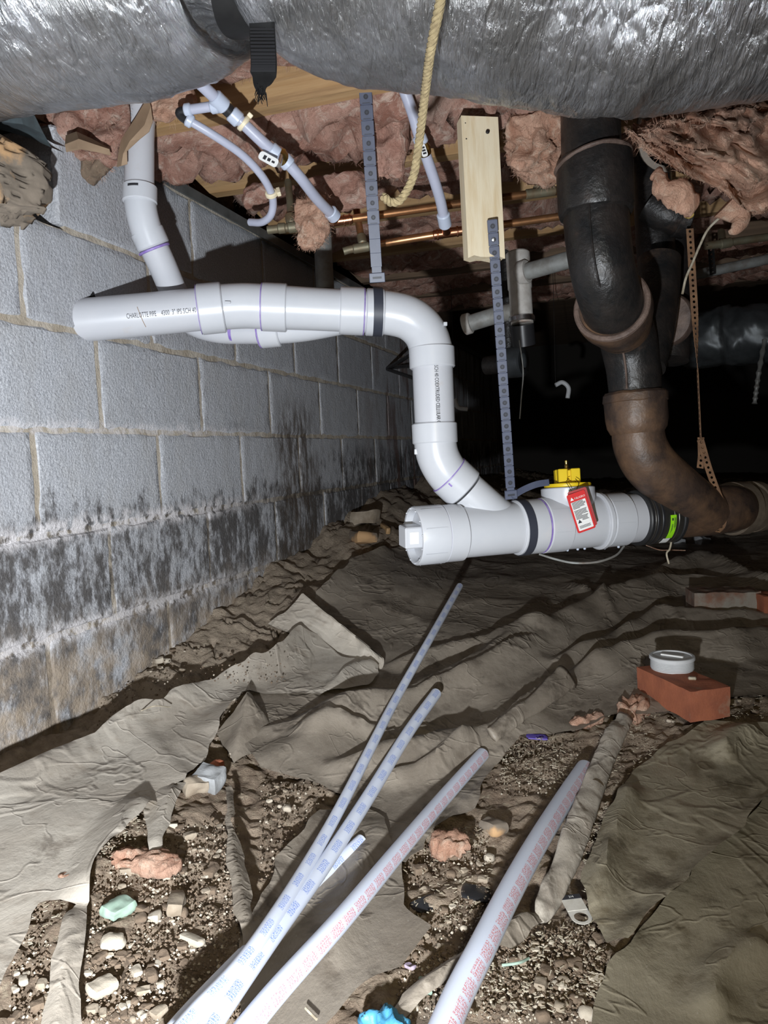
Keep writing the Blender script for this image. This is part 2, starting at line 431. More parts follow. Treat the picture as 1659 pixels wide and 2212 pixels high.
def block_mat(name, mortar):
    n = NT(name, rough=0.92, spec=0.2)
    sp = n.noise(260, det=3)
    big = n.noise(3.2, off=(3, 1, 2))
    mid = n.noise(11, (1, 1.5, 0.8))
    if mortar: col = n.mix(n.mr(mid, 0.35, 0.65), (0.56, 0.50, 0.42), (0.40, 0.34, 0.265))
    else:
        col = n.mix(n.mr(sp, 0.35, 0.65), (0.37, 0.38, 0.41), (0.58, 0.59, 0.62))
        col = n.mix(n.op('MULTIPLY', n.mr(mid, 0.40, 0.70), 0.35), col, (0.42, 0.41, 0.40))
        oi = n.nt.nodes.new('ShaderNodeObjectInfo').outputs['Random']
        col = n.mix(n.op('MULTIPLY', oi, 0.35), col, (0.38, 0.38, 0.40))
    # mould in vertical streaks on the lower courses
    st = n.noise(6.5, (1, 1.6, 0.8), det=10, rough=0.7)
    fine = n.noise(34, (1, 1.5, 0.75), det=9, rough=0.7)
    low = n.mr(n.op('ADD', n.z, n.op('MULTIPLY', big, 0.25)), 0.72, 0.60)
    row = n.op('MAXIMUM', n.mr(n.z, 0.50, 0.36), n.op('MAXIMUM', n.mr(n.op('ABSOLUTE', n.op('SUBTRACT', n.z, 0.60)), 0.05, 0.0), n.mr(n.y, 2.3, 3.0)))
    thr = n.op('SUBTRACT', 0.59, n.op('MULTIPLY', row, 0.175))
    mo = n.op('MULTIPLY', n.mr(n.op('ADD', n.op('MULTIPLY', st, 0.6), n.op('MULTIPLY', fine, 0.4)), thr, n.op('ADD', thr, 0.13)), low)
    col = n.mix(n.op('MULTIPLY', mo, 0.88), col, (0.055, 0.047, 0.042))
    # earth washed on to the bottom courses
    ea = n.op('MULTIPLY', n.mr(n.op('ADD', n.z, n.op('MULTIPLY', n.noise(7), 0.22)), 0.36, 0.14), n.mr(n.noise(16, det=8), 0.32, 0.62))
    col = n.mix(n.op('MULTIPLY', ea, 0.75), col, (0.44, 0.35, 0.26))
    # brown run below a leak
    rn = n.op('MULTIPLY', n.mr(n.op('ABSOLUTE', n.op('SUBTRACT', n.op('ADD', n.y, n.op('MULTIPLY', n.noise(6), 0.30)), YS + 0.15)), 0.24, 0.06), n.mr(n.z, 0.74, 0.60))
    col = n.mix(n.op('MULTIPLY', n.op('MULTIPLY', rn, n.mr(n.noise(20, (1, 2, 0.6), det=9, rough=0.7), 0.36, 0.60)), 0.9), col, (0.085, 0.064, 0.048))
    # pale salts along the bed joints
    for zz, wd, am in ((0.372, 0.034, 0.9), (0.168, 0.030, 0.7), (0.578, 0.020, 0.55)):
        e = n.op('MULTIPLY', n.mr(n.op('ABSOLUTE', n.op('ADD', n.op('SUBTRACT', n.z, zz), n.op('MULTIPLY', n.op('SUBTRACT', n.noise(14), 0.5), 0.05))), wd, 0.004), n.mr(n.noise(38, det=8), 0.40, 0.54))
        e = n.op('MULTIPLY', e, n.mr(n.y, 2.35, 1.7))
        col = n.mix(n.op('MULTIPLY', e, am), col, (0.72, 0.69, 0.70))
    # rust-coloured damp far along the wall
    col = n.mix(n.op('MULTIPLY', n.op('MULTIPLY', n.mr(n.y, 2.9, 3.6), n.mr(n.noise(5, (1, 2, .5)), 0.5, 0.62)), 0.7), col, (0.16, 0.085, 0.06))
    nb = n.bump(n.noise(150, det=4), 0.75, 0.004)
    nb = n.bump(n.noise(26, det=5), 0.5, 0.006, nb)
    return n.done(col, nb)
MT['block'] = block_mat('block', False)
MT['mortar'] = block_mat('mortar', True)

def dirt_mat():
    n = NT('dirt', rough=0.95, spec=0.15)
    a = n.noise(9, det=8); b = n.noise(60, det=6); c = n.noise(2.3, off=(4, 2, 0))
    col = n.mix(n.mr(a, 0.35, 0.65), (0.27, 0.200, 0.145), (0.43, 0.335, 0.25))
    col = n.mix(n.op('MULTIPLY', n.mr(b, 0.52, 0.68), 0.6), col, (0.50, 0.42, 0.31))
    col = n.mix(n.op('MULTIPLY', n.mr(b, 0.45, 0.33), 0.6), col, (0.11, 0.078, 0.056))
    col = n.mix(n.op('MULTIPLY', n.mr(n.x, 0.42, 0.05), 0.5), col, (0.46, 0.385, 0.30))
    nb = n.bump(n.noise(90, det=8, rough=0.7), 1.0, 0.010)
    nb = n.bump(n.noise(260, det=4), 0.7, 0.003, nb)
    return n.done(col, nb)
MT['dirt'] = dirt_mat()
def plastic_mat(name, c1, c2, c3):
    n = NT(name, rough=0.5, spec=0.35)
    a = n.noise(5, det=9, rough=0.65); b = n.noise(17, det=8); sp = n.noise(150, det=3)
    col = n.mix(n.mr(a, 0.36, 0.64), c1, c2)
    col = n.mix(n.op('MULTIPLY', n.mr(b, 0.52, 0.70), 0.75), col, c3)
    col = n.mix(n.op('MULTIPLY', n.mr(sp, 0.66, 0.74), 0.5), col, (0.40, 0.36, 0.30))
    w = n.noise(12, (1.0, 0.6, 1), det=9, rough=0.66, dis=0.5); w2 = n.noise(70, (1, 0.7, 1), det=6, rough=0.7)
    st = n.noise(8, det=10, rough=0.72, off=(5, 3, 0))
    col = n.mix(n.op('MULTIPLY', n.mr(st, 0.55, 0.66), 0.7), col, tuple(q * 0.6 for q in c3))
    cs = n.op('ABSOLUTE', n.op('SUBTRACT', n.noise(2.6, (1, 0.8, 1), det=4, dis=0.8, off=(1, 7, 2)), 0.5)); cs2 = n.op('ABSOLUTE', n.op('SUBTRACT', n.noise(6.5, (0.8, 1, 1), det=3, dis=0.6, off=(8, 2, 2)), 0.5))
    nb = n.bump(n.mr(cs, 0.022, 0.0), 0.35, 0.006); nb = n.bump(n.mr(cs2, 0.018, 0.0), 0.28, 0.004, nb)
    nb = n.bump(w, 0.4, 0.010, nb); nb = n.bump(w2, 0.4, 0.003, nb)
    return n.done(col, nb, n.mr(b, 0.4, 0.6, 0.38, 0.62))
MT['sheet'] = plastic_mat('sheet', (0.205, 0.172, 0.136), (0.280, 0.240, 0.194), (0.130, 0.105, 0.080))
MT['sheet_pale'] = plastic_mat('sheet_pale', (0.385, 0.338, 0.282), (0.48, 0.435, 0.372), (0.285, 0.238, 0.190))
MT['sheet_green'] = plastic_mat('sheet_green', (0.235, 0.205, 0.145), (0.300, 0.262, 0.190), (0.120, 0.094, 0.055))
def foil_mat():
    n = NT('foil', rough=0.3, metal=0.92, spec=0.5)
    uvn = n.nt.nodes.new('ShaderNodeUVMap'); uv = uvn.outputs[0]
    cell = n.nt.nodes.new('ShaderNodeTexVoronoi'); cell.feature = 'DISTANCE_TO_EDGE'; cell.inputs['Scale'].default_value = 1.0
    mp = n.nt.nodes.new('ShaderNodeMapping'); mp.inputs['Scale'].default_value = (34, 11, 1); n.nt.links.new(uv, mp.inputs[0])
    wob = n.nt.nodes.new('ShaderNodeVectorMath'); wob.operation = 'ADD'
    nz = n.nt.nodes.new('ShaderNodeTexNoise'); nz.inputs['Scale'].default_value = 1.3; n.nt.links.new(mp.outputs[0], nz.inputs['Vector'])
    n.nt.links.new(mp.outputs[0], wob.inputs[0]); n.nt.links.new(nz.outputs['Color'], wob.inputs[1])
    n.nt.links.new(wob.outputs[0], cell.inputs['Vector'])
    cr_ = n.mr(cell.outputs[0], 0.0, 0.12)
    a = n.noise(1.0, (60, 14, 1), det=8, src=uv, dis=1.5)
    b = n.noise(1.0, (240, 40, 1), det=5, src=uv, dis=1.0)
    d = n.noise(7, det=7)
    col = n.mix(n.mr(d, 0.42, 0.66), (0.57, 0.58, 0.60), (0.33, 0.325, 0.32))
    nb = n.bump(cr_, 0.32, 0.003); nb = n.bump(a, 0.7, 0.006, nb); nb = n.bump(b, 0.9, 0.0030, nb)
    return n.done(col, nb, n.mr(d, 0.35, 0.65, 0.13, 0.29))
MT['foil'] = foil_mat()
def wool_mat(name, dark, mid, pale):
    n = NT(name, rough=1.0, spec=0.05)
    a = n.noise(6, det=10, rough=0.66, dis=2.2); b = n.noise(26, det=9, rough=0.7, dis=1.6); c = n.noise(3.1, det=4, off=(2, 5, 1))
    col = n.mix(n.mr(a, 0.34, 0.62), dark, mid)
    col = n.mix(n.op('MULTIPLY', n.mr(b, 0.48, 0.68), 0.8), col, pale)
    col = n.mix(n.op('MULTIPLY', n.mr(c, 0.55, 0.72), 0.45), col, (0.40, 0.34, 0.29))
    nb = n.bump(a, 1.0, 0.030); nb = n.bump(b, 0.9, 0.010, nb); nb = n.bump(n.noise(120, det=5, dis=1.0), 0.6, 0.003, nb)
    return n.done(col, nb)
MT['pink'] = wool_mat('pink', (0.34, 0.165, 0.120), (0.58, 0.345, 0.27), (0.72, 0.565, 0.47))
MT['pink_pale'] = wool_mat('pink_pale', (0.48, 0.25, 0.165), (0.70, 0.43, 0.31), (0.78, 0.60, 0.46))
def pex_mat(name, ink, gap, rot, fill=0.62):
    """milky tube with rows of small printed characters along one side, given in the tube's own uv"""
    n = NT(name, rough=0.38, spec=0.5)
    u = n.nt.nodes.new('ShaderNodeUVMap').outputs[0]
    sx = n.nt.nodes.new('ShaderNodeSeparateXYZ'); n.nt.links.new(u, sx.inputs[0])
    L, A = sx.outputs[0], sx.outputs[1]
    band = n.mr(n.op('ABSOLUTE', n.op('SUBTRACT', A, rot)), 0.075, 0.070)
    word = n.op('FRACT', n.op('DIVIDE', L, gap))
    wm = n.op('MULTIPLY', n.mr(word, 0.06, 0.08), n.mr(word, fill, fill - 0.02))
    ch = n.op('FRACT', n.op('DIVIDE', L, 0.0042))
    cm = n.mr(n.op('ABSOLUTE', n.op('SUBTRACT', ch, 0.5)), 0.44, 0.38)
    gl = n.noise(1.0, (520, 62, 1), det=1, src=u)
    ink_m = n.op('MULTIPLY', n.op('MULTIPLY', band, wm), n.op('MULTIPLY', cm, n.mr(gl, 0.45, 0.52)))
    body = n.mix(n.noise(9), (0.60, 0.65, 0.78), (0.72, 0.76, 0.86))
    n.b.inputs['Subsurface Weight'].default_value = 0.15; n.b.inputs['Subsurface Radius'].default_value = (0.008, 0.009, 0.012); n.b.inputs['Subsurface Scale'].default_value = 0.5
    return n.done(n.mix(n.op('MULTIPLY', ink_m, 0.75), body, ink))
MT['pex_blue'] = pex_mat('pex_blue', (0.10, 0.20, 0.62), 0.055, 0.5)
MT['pex_red'] = pex_mat('pex_red', (0.60, 0.14, 0.14), 0.030, 0.44, 0.93)

# ---------------------------------------------------------------- block wall
def block_mesh(y0, y1, z0, z1, seed, mm=None, depth=0.19):
    ys = np.unique(np.concatenate([[y0, y0 + 0.005, y1 - 0.005, y1], np.linspace(y0 + 0.02, y1 - 0.02, 12)]))
    zs = np.unique(np.concatenate([[z0, z0 + 0.005, z1 - 0.005, z1], np.linspace(z0 + 0.02, z1 - 0.02, 7)]))
    Y, Z = np.meshgrid(ys, zs, indexing='ij')
    ed = np.minimum(np.minimum(Y - y0, y1 - Y), np.minimum(Z - z0, z1 - Z))
    X = -0.0040 * (ed < 0.002) + 0.0012 * fbm(Y * 22, Z * 22, seed, 3, seed) + 0.0008 * vnoise(Y * 3, Z * 3, seed)
    e1 = (ed < 0.002)
    Y = Y + e1 * 0.0045 * fbm(Y * 40, Z * 40, 3, 3, seed + 1); Z = Z + e1 * 0.0045 * fbm(Y * 40, Z * 40, 9, 3, seed + 2)
    ny, nz = Y.shape; v = np.stack([X, Y, Z], -1).reshape(-1, 3).tolist(); f = []
    for a in range(ny - 1):
        for b in range(nz - 1):
            f.append((a * nz + b, (a + 1) * nz + b, (a + 1) * nz + b + 1, a * nz + b + 1))
    ring = [a * nz for a in range(ny)] + [(ny - 1) * nz + b for b in range(1, nz)] + [a * nz + nz - 1 for a in range(ny - 2, -1, -1)] + [b for b in range(nz - 2, 0, -1)]
    n0 = len(v); v += [(-depth, v[i][1], v[i][2]) for i in ring]
    for k in range(len(ring)):
        k2 = (k + 1) % len(ring)
        f.append((ring[k], n0 + k, n0 + k2, ring[k2]))
    f.append(tuple(range(n0, n0 + len(ring))))
    return (mm or M()).add(v, f)
YMAX = 7.2
ROW0 = onX(215, 820, 0).y - 4 * 0.406
HOLE = onX(122, 420, 0).y
wall = M()
# mortar body behind the block faces, set back a little, open where the top course is broken out
def slab(y0, y1, z0, z1, x0, x1, m):
    return box(((x0 + x1) / 2, (y0 + y1) / 2, (z0 + z1) / 2), ((x1 - x0) / 2, 0, 0), (0, (y1 - y0) / 2, 0), (0, 0, (z1 - z0) / 2), m)
slab(-0.8, YMAX, J[0], J[6] - 0.004, -0.18, -0.0034, wall)
slab(HOLE + 0.02, YMAX, J[6] - 0.004, J[7], -0.18, -0.0034, wall)
w_obj = build('wall_left', wall, MT['mortar'])
w_obj['kind'] = 'structure'
rnd = random.Random(4)
g = 0.0055
for r in range(7):
    off = 0.0 if r % 2 == 0 else 0.203
    y = ROW0 + off - 0.406
    while y < YMAX - 0.1:
        a, b = y + g, y + 0.406 - g
        z0, z1 = J[r] + g, J[r + 1] - g
        y += 0.406
        if b < 0.35 and r < 6: continue
        if r == 6:
            if b < HOLE + 0.05: continue
            if a < HOLE + 0.16: a = HOLE
        build('concrete_block', block_mesh(a, b, z0, z1, r * 40 + int(y * 10)), MT['block'], w_obj)
# plate and shield on top of the wall
trim = slab(HOLE + 0.12, YMAX, J[7], J[7] + 0.008, -0.19, 0.03, M())
slab(HOLE + 0.12, YMAX, J[7] - 0.018, J[7] + 0.008, 0.028, 0.031, trim)
t1 = build('trim_1', trim, MT['grey_shield']); t1['kind'] = 'structure'
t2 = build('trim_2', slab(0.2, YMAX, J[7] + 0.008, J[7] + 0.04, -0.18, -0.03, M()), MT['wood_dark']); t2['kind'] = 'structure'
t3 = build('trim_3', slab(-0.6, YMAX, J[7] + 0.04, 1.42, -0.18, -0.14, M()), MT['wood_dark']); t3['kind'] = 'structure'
# far wall closing the crawl space
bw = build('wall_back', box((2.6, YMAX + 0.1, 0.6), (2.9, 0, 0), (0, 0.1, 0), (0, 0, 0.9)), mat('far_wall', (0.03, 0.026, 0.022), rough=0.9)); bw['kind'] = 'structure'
# underside of the floor above
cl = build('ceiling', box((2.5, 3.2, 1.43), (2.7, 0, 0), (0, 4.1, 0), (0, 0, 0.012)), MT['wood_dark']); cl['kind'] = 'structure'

# ---------------------------------------------------------------- bare ground
def ground():
    xs = np.concatenate([np.arange(-0.15, 2.3, 0.0068), np.geomspace(2.3, 5.4, 40)])
    ys = np.concatenate([np.arange(0.40, 1.75, 0.0066), 1.75 + np.cumsum(np.linspace(0.0068, 0.065, 150))])
    ys = ys[ys < YMAX + 0.05]
    X, Y = np.meshgrid(xs, ys, indexing='ij')
    n1 = np.abs(fbm(X * 16, Y * 16, 2.2, 4, 3)); n2 = fbm(X * 48, Y * 48, 5.1, 3, 7); n3 = fbm(X * 5, Y * 5, 8.8, 3, 12)
    Z = gbase(X, Y) + 0.010 * (0.45 - n1) + 0.0060 * n2 + 0.0035 * fbm(X * 95, Y * 95, 3.3, 2, 17) + 0.010 * n3 - 0.008
    # the bank by the wall is cloddy and cracked
    bk = sstep(0.75, 0.25, X) * sstep(0.9, 1.7, Y)
    cr1 = np.abs(fbm(X * 7 + 0.4 * n3, Y * 7, 4.4, 3, 21))
    Z = Z + bk * (0.030 * np.clip(0.35 - cr1, -1, 1) + 0.012 * n3 - 0.02 * (cr1 < 0.045))
    nx, ny = X.shape
    v = np.stack([X, Y, Z], -1).reshape(-1, 3)
    i = np.arange(nx * ny).reshape(nx, ny)
    f = np.stack([i[:-1, :-1], i[1:, :-1], i[1:, 1:], i[:-1, 1:]], -1).reshape(-1, 4)
    m = M(); m.v = v.tolist(); m.f = [tuple(q) for q in f.tolist()]
    o = build('floor', m, MT['dirt'], smooth=180); o['kind'] = 'structure'
    return o
ground()

# ---------------------------------------------------------------- plastic ground sheets
def pxy(pts, h=0.012):
    return [(p.x, p.y) for p in (gh(a, b, h) for a, b in pts)]
def seg_dist(X, Y, path):
    best = np.full(X.shape, 9.0); side = np.zeros(X.shape); along = np.zeros(X.shape); T = 0.0
    tot = sum(math.dist(path[i], path[i + 1]) for i in range(len(path) - 1))
    for (ax, ay), (bx, by) in zip(path[:-1], path[1:]):
        dx, dy = bx - ax, by - ay; L2 = dx * dx + dy * dy + 1e-12; L = math.sqrt(L2)
        t = np.clip(((X - ax) * dx + (Y - ay) * dy) / L2, 0, 1)
        d = np.hypot(X - ax - t * dx, Y - ay - t * dy)
        c = d < best
        best = np.where(c, d, best); along = np.where(c, (T + t * L) / tot, along)
        side = np.where(c, np.sign(dx * (Y - ay) - dy * (X - ax)), side); T += L
    return best, along, side
def inside(X, Y, poly):
    r = np.zeros(X.shape, bool); n = len(poly); j = n - 1
    for i in range(n):
        xi, yi = poly[i]; xj, yj = poly[j]
        c = ((yi > Y) != (yj > Y)) & (X < (xj - xi) * (Y - yi) / ((yj - yi) or 1e-12) + xi)
        r ^= c; j = i
    return r
def sheet(name, label, poly_px, mt, folds=(), lifts=(), off=0.012, step=0.011, seed=0, amp=0.010, holes=(), parent=None, ragged=0.006):
    poly = pxy(poly_px, off)
    # densify and fray the outline
    dp = []
    for (a, b), (c, d) in zip(poly, poly[1:] + poly[:1]):
        k = max(1, int(math.hypot(c - a, d - b) / 0.02))
        for q in range(k):
            x, y = a + (c - a) * q / k, b + (d - b) * q / k
            dp.append((x + ragged * float(fbm(x * 25, y * 25, seed, 3, seed)), y + ragged * float(fbm(x * 25, y * 25, seed + 5, 3, seed))))
    poly = dp
    P_ = np.array(poly)
    xs = np.arange(P_[:, 0].min() - step, P_[:, 0].max() + 2 * step, step); ys = np.arange(P_[:, 1].min() - step, P_[:, 1].max() + 2 * step, step)
    X, Y = np.meshgrid(xs, ys, indexing='ij')
    ins = inside(X, Y, poly)
    for hp in holes: ins &= ~inside(X, Y, pxy(hp, off))
    # snap the outside corners of the border cells to the outline
    nb = np.zeros_like(ins); nb[:-1] |= ins[1:]; nb[1:] |= ins[:-1]; nb[:, :-1] |= ins[:, 1:]; nb[:, 1:] |= ins[:, :-1]
    nb[:-1, :-1] |= ins[1:, 1:]; nb[1:, 1:] |= ins[:-1, :-1]; nb[:-1, 1:] |= ins[1:, :-1]; nb[1:, :-1] |= ins[:-1, 1:]
    use = ins | nb
    ii = np.argwhere(use & ~ins)
    loops = [poly] + [pxy(h_, off) for h_ in holes]
    for a, b in ii:
        x, y = X[a, b], Y[a, b]; best = (9, x, y)
        for lp in loops:
            L = np.array(lp); L2 = np.roll(L, -1, 0); d = L2 - L
            t = np.clip(((x - L[:, 0]) * d[:, 0] + (y - L[:, 1]) * d[:, 1]) / ((d ** 2).sum(1) + 1e-12), 0, 1)
            qx, qy = L[:, 0] + t * d[:, 0], L[:, 1] + t * d[:, 1]; k = np.argmin((qx - x) ** 2 + (qy - y) ** 2)
            dd = (qx[k] - x) ** 2 + (qy[k] - y) ** 2
            if dd < best[0]: best = (dd, qx[k], qy[k])
        X[a, b], Y[a, b] = best[1], best[2]
    wx = X + 0.05 * fbm(X * 6, Y * 6, 1, 2, seed + 40); wy = Y + 0.05 * fbm(X * 6, Y * 6, 4, 2, seed + 41)
    rid = np.clip(0.22 - np.abs(fbm(wx * 3.2, wy * 3.2, 0.3, 2, seed + 2)), 0, 1) * 2.6
    rid2 = np.clip(0.16 - np.abs(fbm(wx * 9, wy * 5, 0.9, 2, seed + 3)), 0, 1) * 2.2
    Z = gbase(X, Y) + off + amp * (0.8 * rid + 0.35 * rid2 + 0.18 * fbm(X * 11, Y * 11, 2, 3, seed + 8) + 0.5 * fbm(X * 4, Y * 4, 2, 2, seed + 9))
    for path, h, w, sharp in folds:
        d, al, sd = seg_dist(X, Y, pxy(path, off))
        ww = w * (1 + 0.25 * vnoise(X * 8, Y * 8, 3, seed))
        tp = np.clip(np.minimum(al, 1 - al) * 7, 0, 1) ** 0.7
        # steep on the far side, gentle towards the viewer
        ws = np.where(sd > 0, ww * 0.45, ww)
        Z = Z + h * tp * np.clip(1 - d / ws, 0, 1) ** sharp * (1 + 0.22 * vnoise(X * 14, Y * 14, 6, seed))
    for path, h, w in lifts:
        d, al, sd = seg_dist(X, Y, pxy(path, off))
        Z = Z + h * np.clip(1 - d / w, 0, 1) ** 1.5 * (0.75 + 0.4 * vnoise(X * 9, Y * 9, 2, seed + 4))
    Z = np.maximum(Z, gbase(X, Y) + off * 0.55)
    idx = -np.ones(X.shape, int); idx[use] = np.arange(use.sum())
    m = M(); m.v = np.stack([X[use], Y[use], Z[use]], -1).tolist()
    q = np.stack([idx[:-1, :-1], idx[1:, :-1], idx[1:, 1:], idx[:-1, 1:]], -1).reshape(-1, 4)
    anyin = (ins[:-1, :-1] | ins[1:, :-1] | ins[1:, 1:] | ins[:-1, 1:]).reshape(-1)
    q = q[(q >= 0).all(1) & anyin]
    m.f = [tuple(k) for k in q.tolist()]
    o = build(name, m, mt, parent, smooth=60)
    if parent is None: tag(o, label, 'plastic sheet')
    return o
FA = [(560, 1662), (760, 1560), (980, 1482), (1120, 1392), (1290, 1310), (1440, 1262), (1659, 1262)]
FB = [(540, 1590), (700, 1560), (900, 1530), (1020, 1480), (1180, 1385)]
FC = [(700, 1680), (860, 1640), (1060, 1600), (1130, 1545), (1225, 1462)]
FD = [(830, 1440), (960, 1405), (1060, 1392), (1180, 1360)]
FE = [(1180, 1440), (1300, 1395), (1420, 1330), (1560, 1345), (1700, 1335)]
FF = [(1230, 1470), (1340, 1420), (1450, 1395), (1560, 1400), (1700, 1372)]
FG = [(1230, 1260), (1300, 1300), (1330, 1340)]
FH = [(1410, 1240), (1530, 1215), (1640, 1262), (1720, 1290)]
FI = [(620, 1600), (720, 1590), (840, 1600), (960, 1580)]
FJ = [(820, 1690), (940, 1660), (1020, 1610)]
sheet('ground_sheet', 'large crumpled dusty plastic ground sheet spread below the white drain pipe',
      [(655, 1325), (690, 1285), (760, 1222), (832, 1190), (960, 1160), (1100, 1135), (1300, 1120), (1500, 1105), (2500, 1095), (2500, 1480), (1640, 1512), (1480, 1530), (1400, 1545), (1310, 1548), (1250, 1580), (1130, 1600), (1065, 1650), (1020, 1740), (930, 1790), (880, 1860), (820, 1840), (790, 1750), (700, 1700), (640, 1690), (565, 1665), (520, 1600), (540, 1500), (600, 1420)],
      MT['sheet'], folds=[(FA, 0.045, 0.13, 1.0), (FB, 0.022, 0.04, 1.0), (FC, 0.038, 0.08, 1.0), (FD, 0.022, 0.05, 1.0), (FE, 0.03, 0.08, 1.0), (FF, 0.045, 0.10, 1.0), (FG, 0.02, 0.04, 1.0), (FH, 0.045, 0.09, 1.0), (FI, 0.02, 0.03, 1.0), (FJ, 0.02, 0.035, 1.0)],
      lifts=[([(690, 1285), (760, 1222), (832, 1190)], 0.02, 0.05)], off=0.014, seed=3, amp=0.011)
sheet('ground_sheet', 'pale dusty plastic strip lying along the foot of the block wall',
      [(-90, 1745), (0, 1700), (150, 1635), (300, 1560), (450, 1492), (590, 1428), (650, 1375), (690, 1372), (740, 1420), (820, 1440), (800, 1480), (700, 1500), (560, 1500), (530, 1500), (470, 1575), (440, 1640), (330, 1745), (262, 1850), (205, 1900), (190, 1960), (120, 1945), (70, 1960), (40, 2060), (10, 2130), (-90, 2180)],
      MT['sheet_pale'], folds=[([(700, 1500), (760, 1450), (820, 1430)], 0.015, 0.03, 1.0), ([(330, 1735), (250, 1850), (180, 1960)], 0.03, 0.05, 1.0), ([(300, 1570), (360, 1640), (420, 1700)], 0.006, 0.05, 1.2)],
      lifts=[([(-90, 1745), (150, 1635), (300, 1560), (450, 1492), (590, 1428), (650, 1375)], 0.045, 0.07), ([(530, 1500), (470, 1575)], 0.02, 0.05)], off=0.020, seed=11, amp=0.006, ragged=0.009)
sheet('ground_sheet', 'brownish plastic sheet lying flat at the bottom right corner, split by a long seam',
      [(2300, 1545), (1640, 1562), (1530, 1552), (1440, 1600), (1370, 1660), (1330, 1740), (1290, 1830), (1262, 1900), (1275, 1990), (1300, 2040), (1345, 2050), (1500, 1900), (1659, 1735), (1800, 1595), (2300, 1570)],
      MT['sheet_green'], folds=[([(1370, 1700), (1320, 1850), (1290, 1980)], 0.025, 0.06, 1.2), ([(1640, 1580), (1590, 1600), (1560, 1640)], 0.03, 0.05, 1.0)], lifts=[([(1345, 2050), (1500, 1900), (1659, 1735)], 0.018, 0.03)], off=0.016, seed=23, amp=0.010)
sheet('ground_sheet', 'dark stained plastic sheet in the near right corner below the seam',
      [(2300, 1560), (1800, 1572), (1659, 1713), (1500, 1878), (1355, 2028), (1310, 2085), (1280, 2230), (1270, 2330), (2300, 2330)],
      MT['sheet_green'], folds=[([(1659, 2030), (1560, 2110), (1540, 2212)], 0.02, 0.04, 1.0)], off=0.008, seed=31, amp=0.006)
sheet('ground_sheet', 'torn plastic sheet lying under the bundle of tubes in the foreground',
      [(690, 1760), (760, 1730), (830, 1770), (870, 1860), (868, 1960), (930, 2010), (860, 2090), (800, 2110), (700, 2212), (620, 2330), (480, 2330), (520, 2180), (515, 2060), (560, 1960), (600, 1860)],
      MT['sheet'], folds=[([(830, 1770), (780, 1900), (700, 2100)], 0.012, 0.05, 1.2)], lifts=[([(515, 2060), (560, 1960), (600, 1860), (690, 1760)], 0.012, 0.03)], off=0.012, seed=44, amp=0.007)
sheet('plastic_scrap', 'narrow torn plastic strip lying upright in the dirt left of the tubes',
      [(488, 1705), (502, 1700), (508, 1790), (530, 1850), (548, 1940), (560, 2040), (530, 2070), (512, 1980), (496, 1880), (492, 1780)], MT['sheet'], off=0.016, seed=51, amp=0.008, step=0.006,
      folds=[([(498, 1710), (505, 1850), (525, 1950), (540, 2060)], 0.012, 0.03, 1.3)])
sheet('plastic_scrap', 'tattered plastic tongue hanging off the pale strip above the pink tuft',
      [(318, 1730), (360, 1690), (400, 1690), (372, 1760), (352, 1850), (325, 1852), (315, 1800)], MT['sheet_pale'], off=0.022, seed=52, amp=0.008, step=0.006, folds=[([(380, 1695), (350, 1780), (335, 1850)], 0.010, 0.03, 1.3)])
sheet('plastic_scrap', 'rolled plastic tongue with a yellowed edge in the near left corner',
      [(135, 2000), (160, 1960), (185, 1950), (180, 2060), (176, 2100), (178, 2230), (90, 2330), (60, 2330), (100, 2200), (112, 2090)], MT['sheet_pale'], off=0.020, seed=53, amp=0.010, step=0.007, folds=[([(160, 1970), (145, 2090), (110, 2300)], 0.014, 0.05, 1.3)])
sheet('plastic_scrap', 'strip of brown plastic crossing below the loose tubes at the bottom',
      [(1060, 2035), (1100, 2010), (1170, 1970), (1180, 1985), (1110, 2050), (1050, 2085), (1000, 2110), (880, 2190), (820, 2240), (790, 2240), (870, 2160), (980, 2085)], MT['sheet'], off=0.014, seed=54, amp=0.008, step=0.007, folds=[([(1165, 1975), (1060, 2065), (880, 2180)], 0.02, 0.03, 1.0)])

def PP(pts): return [P(*p) for p in pts]
def unit(a, b): return (Vector(b) - Vector(a)).normalized()
def hub(p, ax, L, ri, ro, m=None, seg=40):
    c = min(0.0025, L * 0.2)
    return lathe(p, ax, [(0, ri), (0, ro - c), (c, ro), (L - c, ro), (L, ro - c), (L, ri)], seg, m, caps=False)
def cyl_frame(p, ax):
    ax = Vector(ax).normalized(); N = CAM - Vector(p); N = (N - ax * N.dot(ax)).normalized()
    return ax, N, ax.cross(N)
def cyl_patch(p, ax, t0, t1, a0, a1, r, n=8, th=0.0006, m=None):
    """curved label: a0..a1 in degrees, 0 faces the camera"""
    ax, N, B = cyl_frame(p, ax); v = []; f = []
    for k in range(n + 1):
        a = math.radians(a0 + (a1 - a0) * k / n); d = N * math.cos(a) + B * math.sin(a)
        for rr in (r, r - th):
            for t in (t0, t1): v.append(Vector(p) + ax * t + d * rr)
    for k in range(n):
        q = k * 4
        f += [(q, q + 1, q + 5, q + 4), (q + 2, q + 6, q + 7, q + 3), (q, q + 4, q + 6, q + 2), (q + 1, q + 3, q + 7, q + 5)]
    return (m or M()).add(v, f)
def text_pts(body, size):
    cu = bpy.data.curves.new('lettering', 'FONT'); cu.body = body; cu.size = size; cu.resolution_u = 2
    o = bpy.data.objects.new('lettering', cu); C.link(o)
    bpy.context.view_layer.update()
    me = o.evaluated_get(bpy.context.evaluated_depsgraph_get()).to_mesh()
    v = [tuple(q.co) for q in me.vertices]; f = [tuple(q.vertices) for q in me.polygons]
    o.evaluated_get(bpy.context.evaluated_depsgraph_get()).to_mesh_clear()
    bpy.data.objects.remove(o); bpy.data.curves.remove(cu)
    return v, f
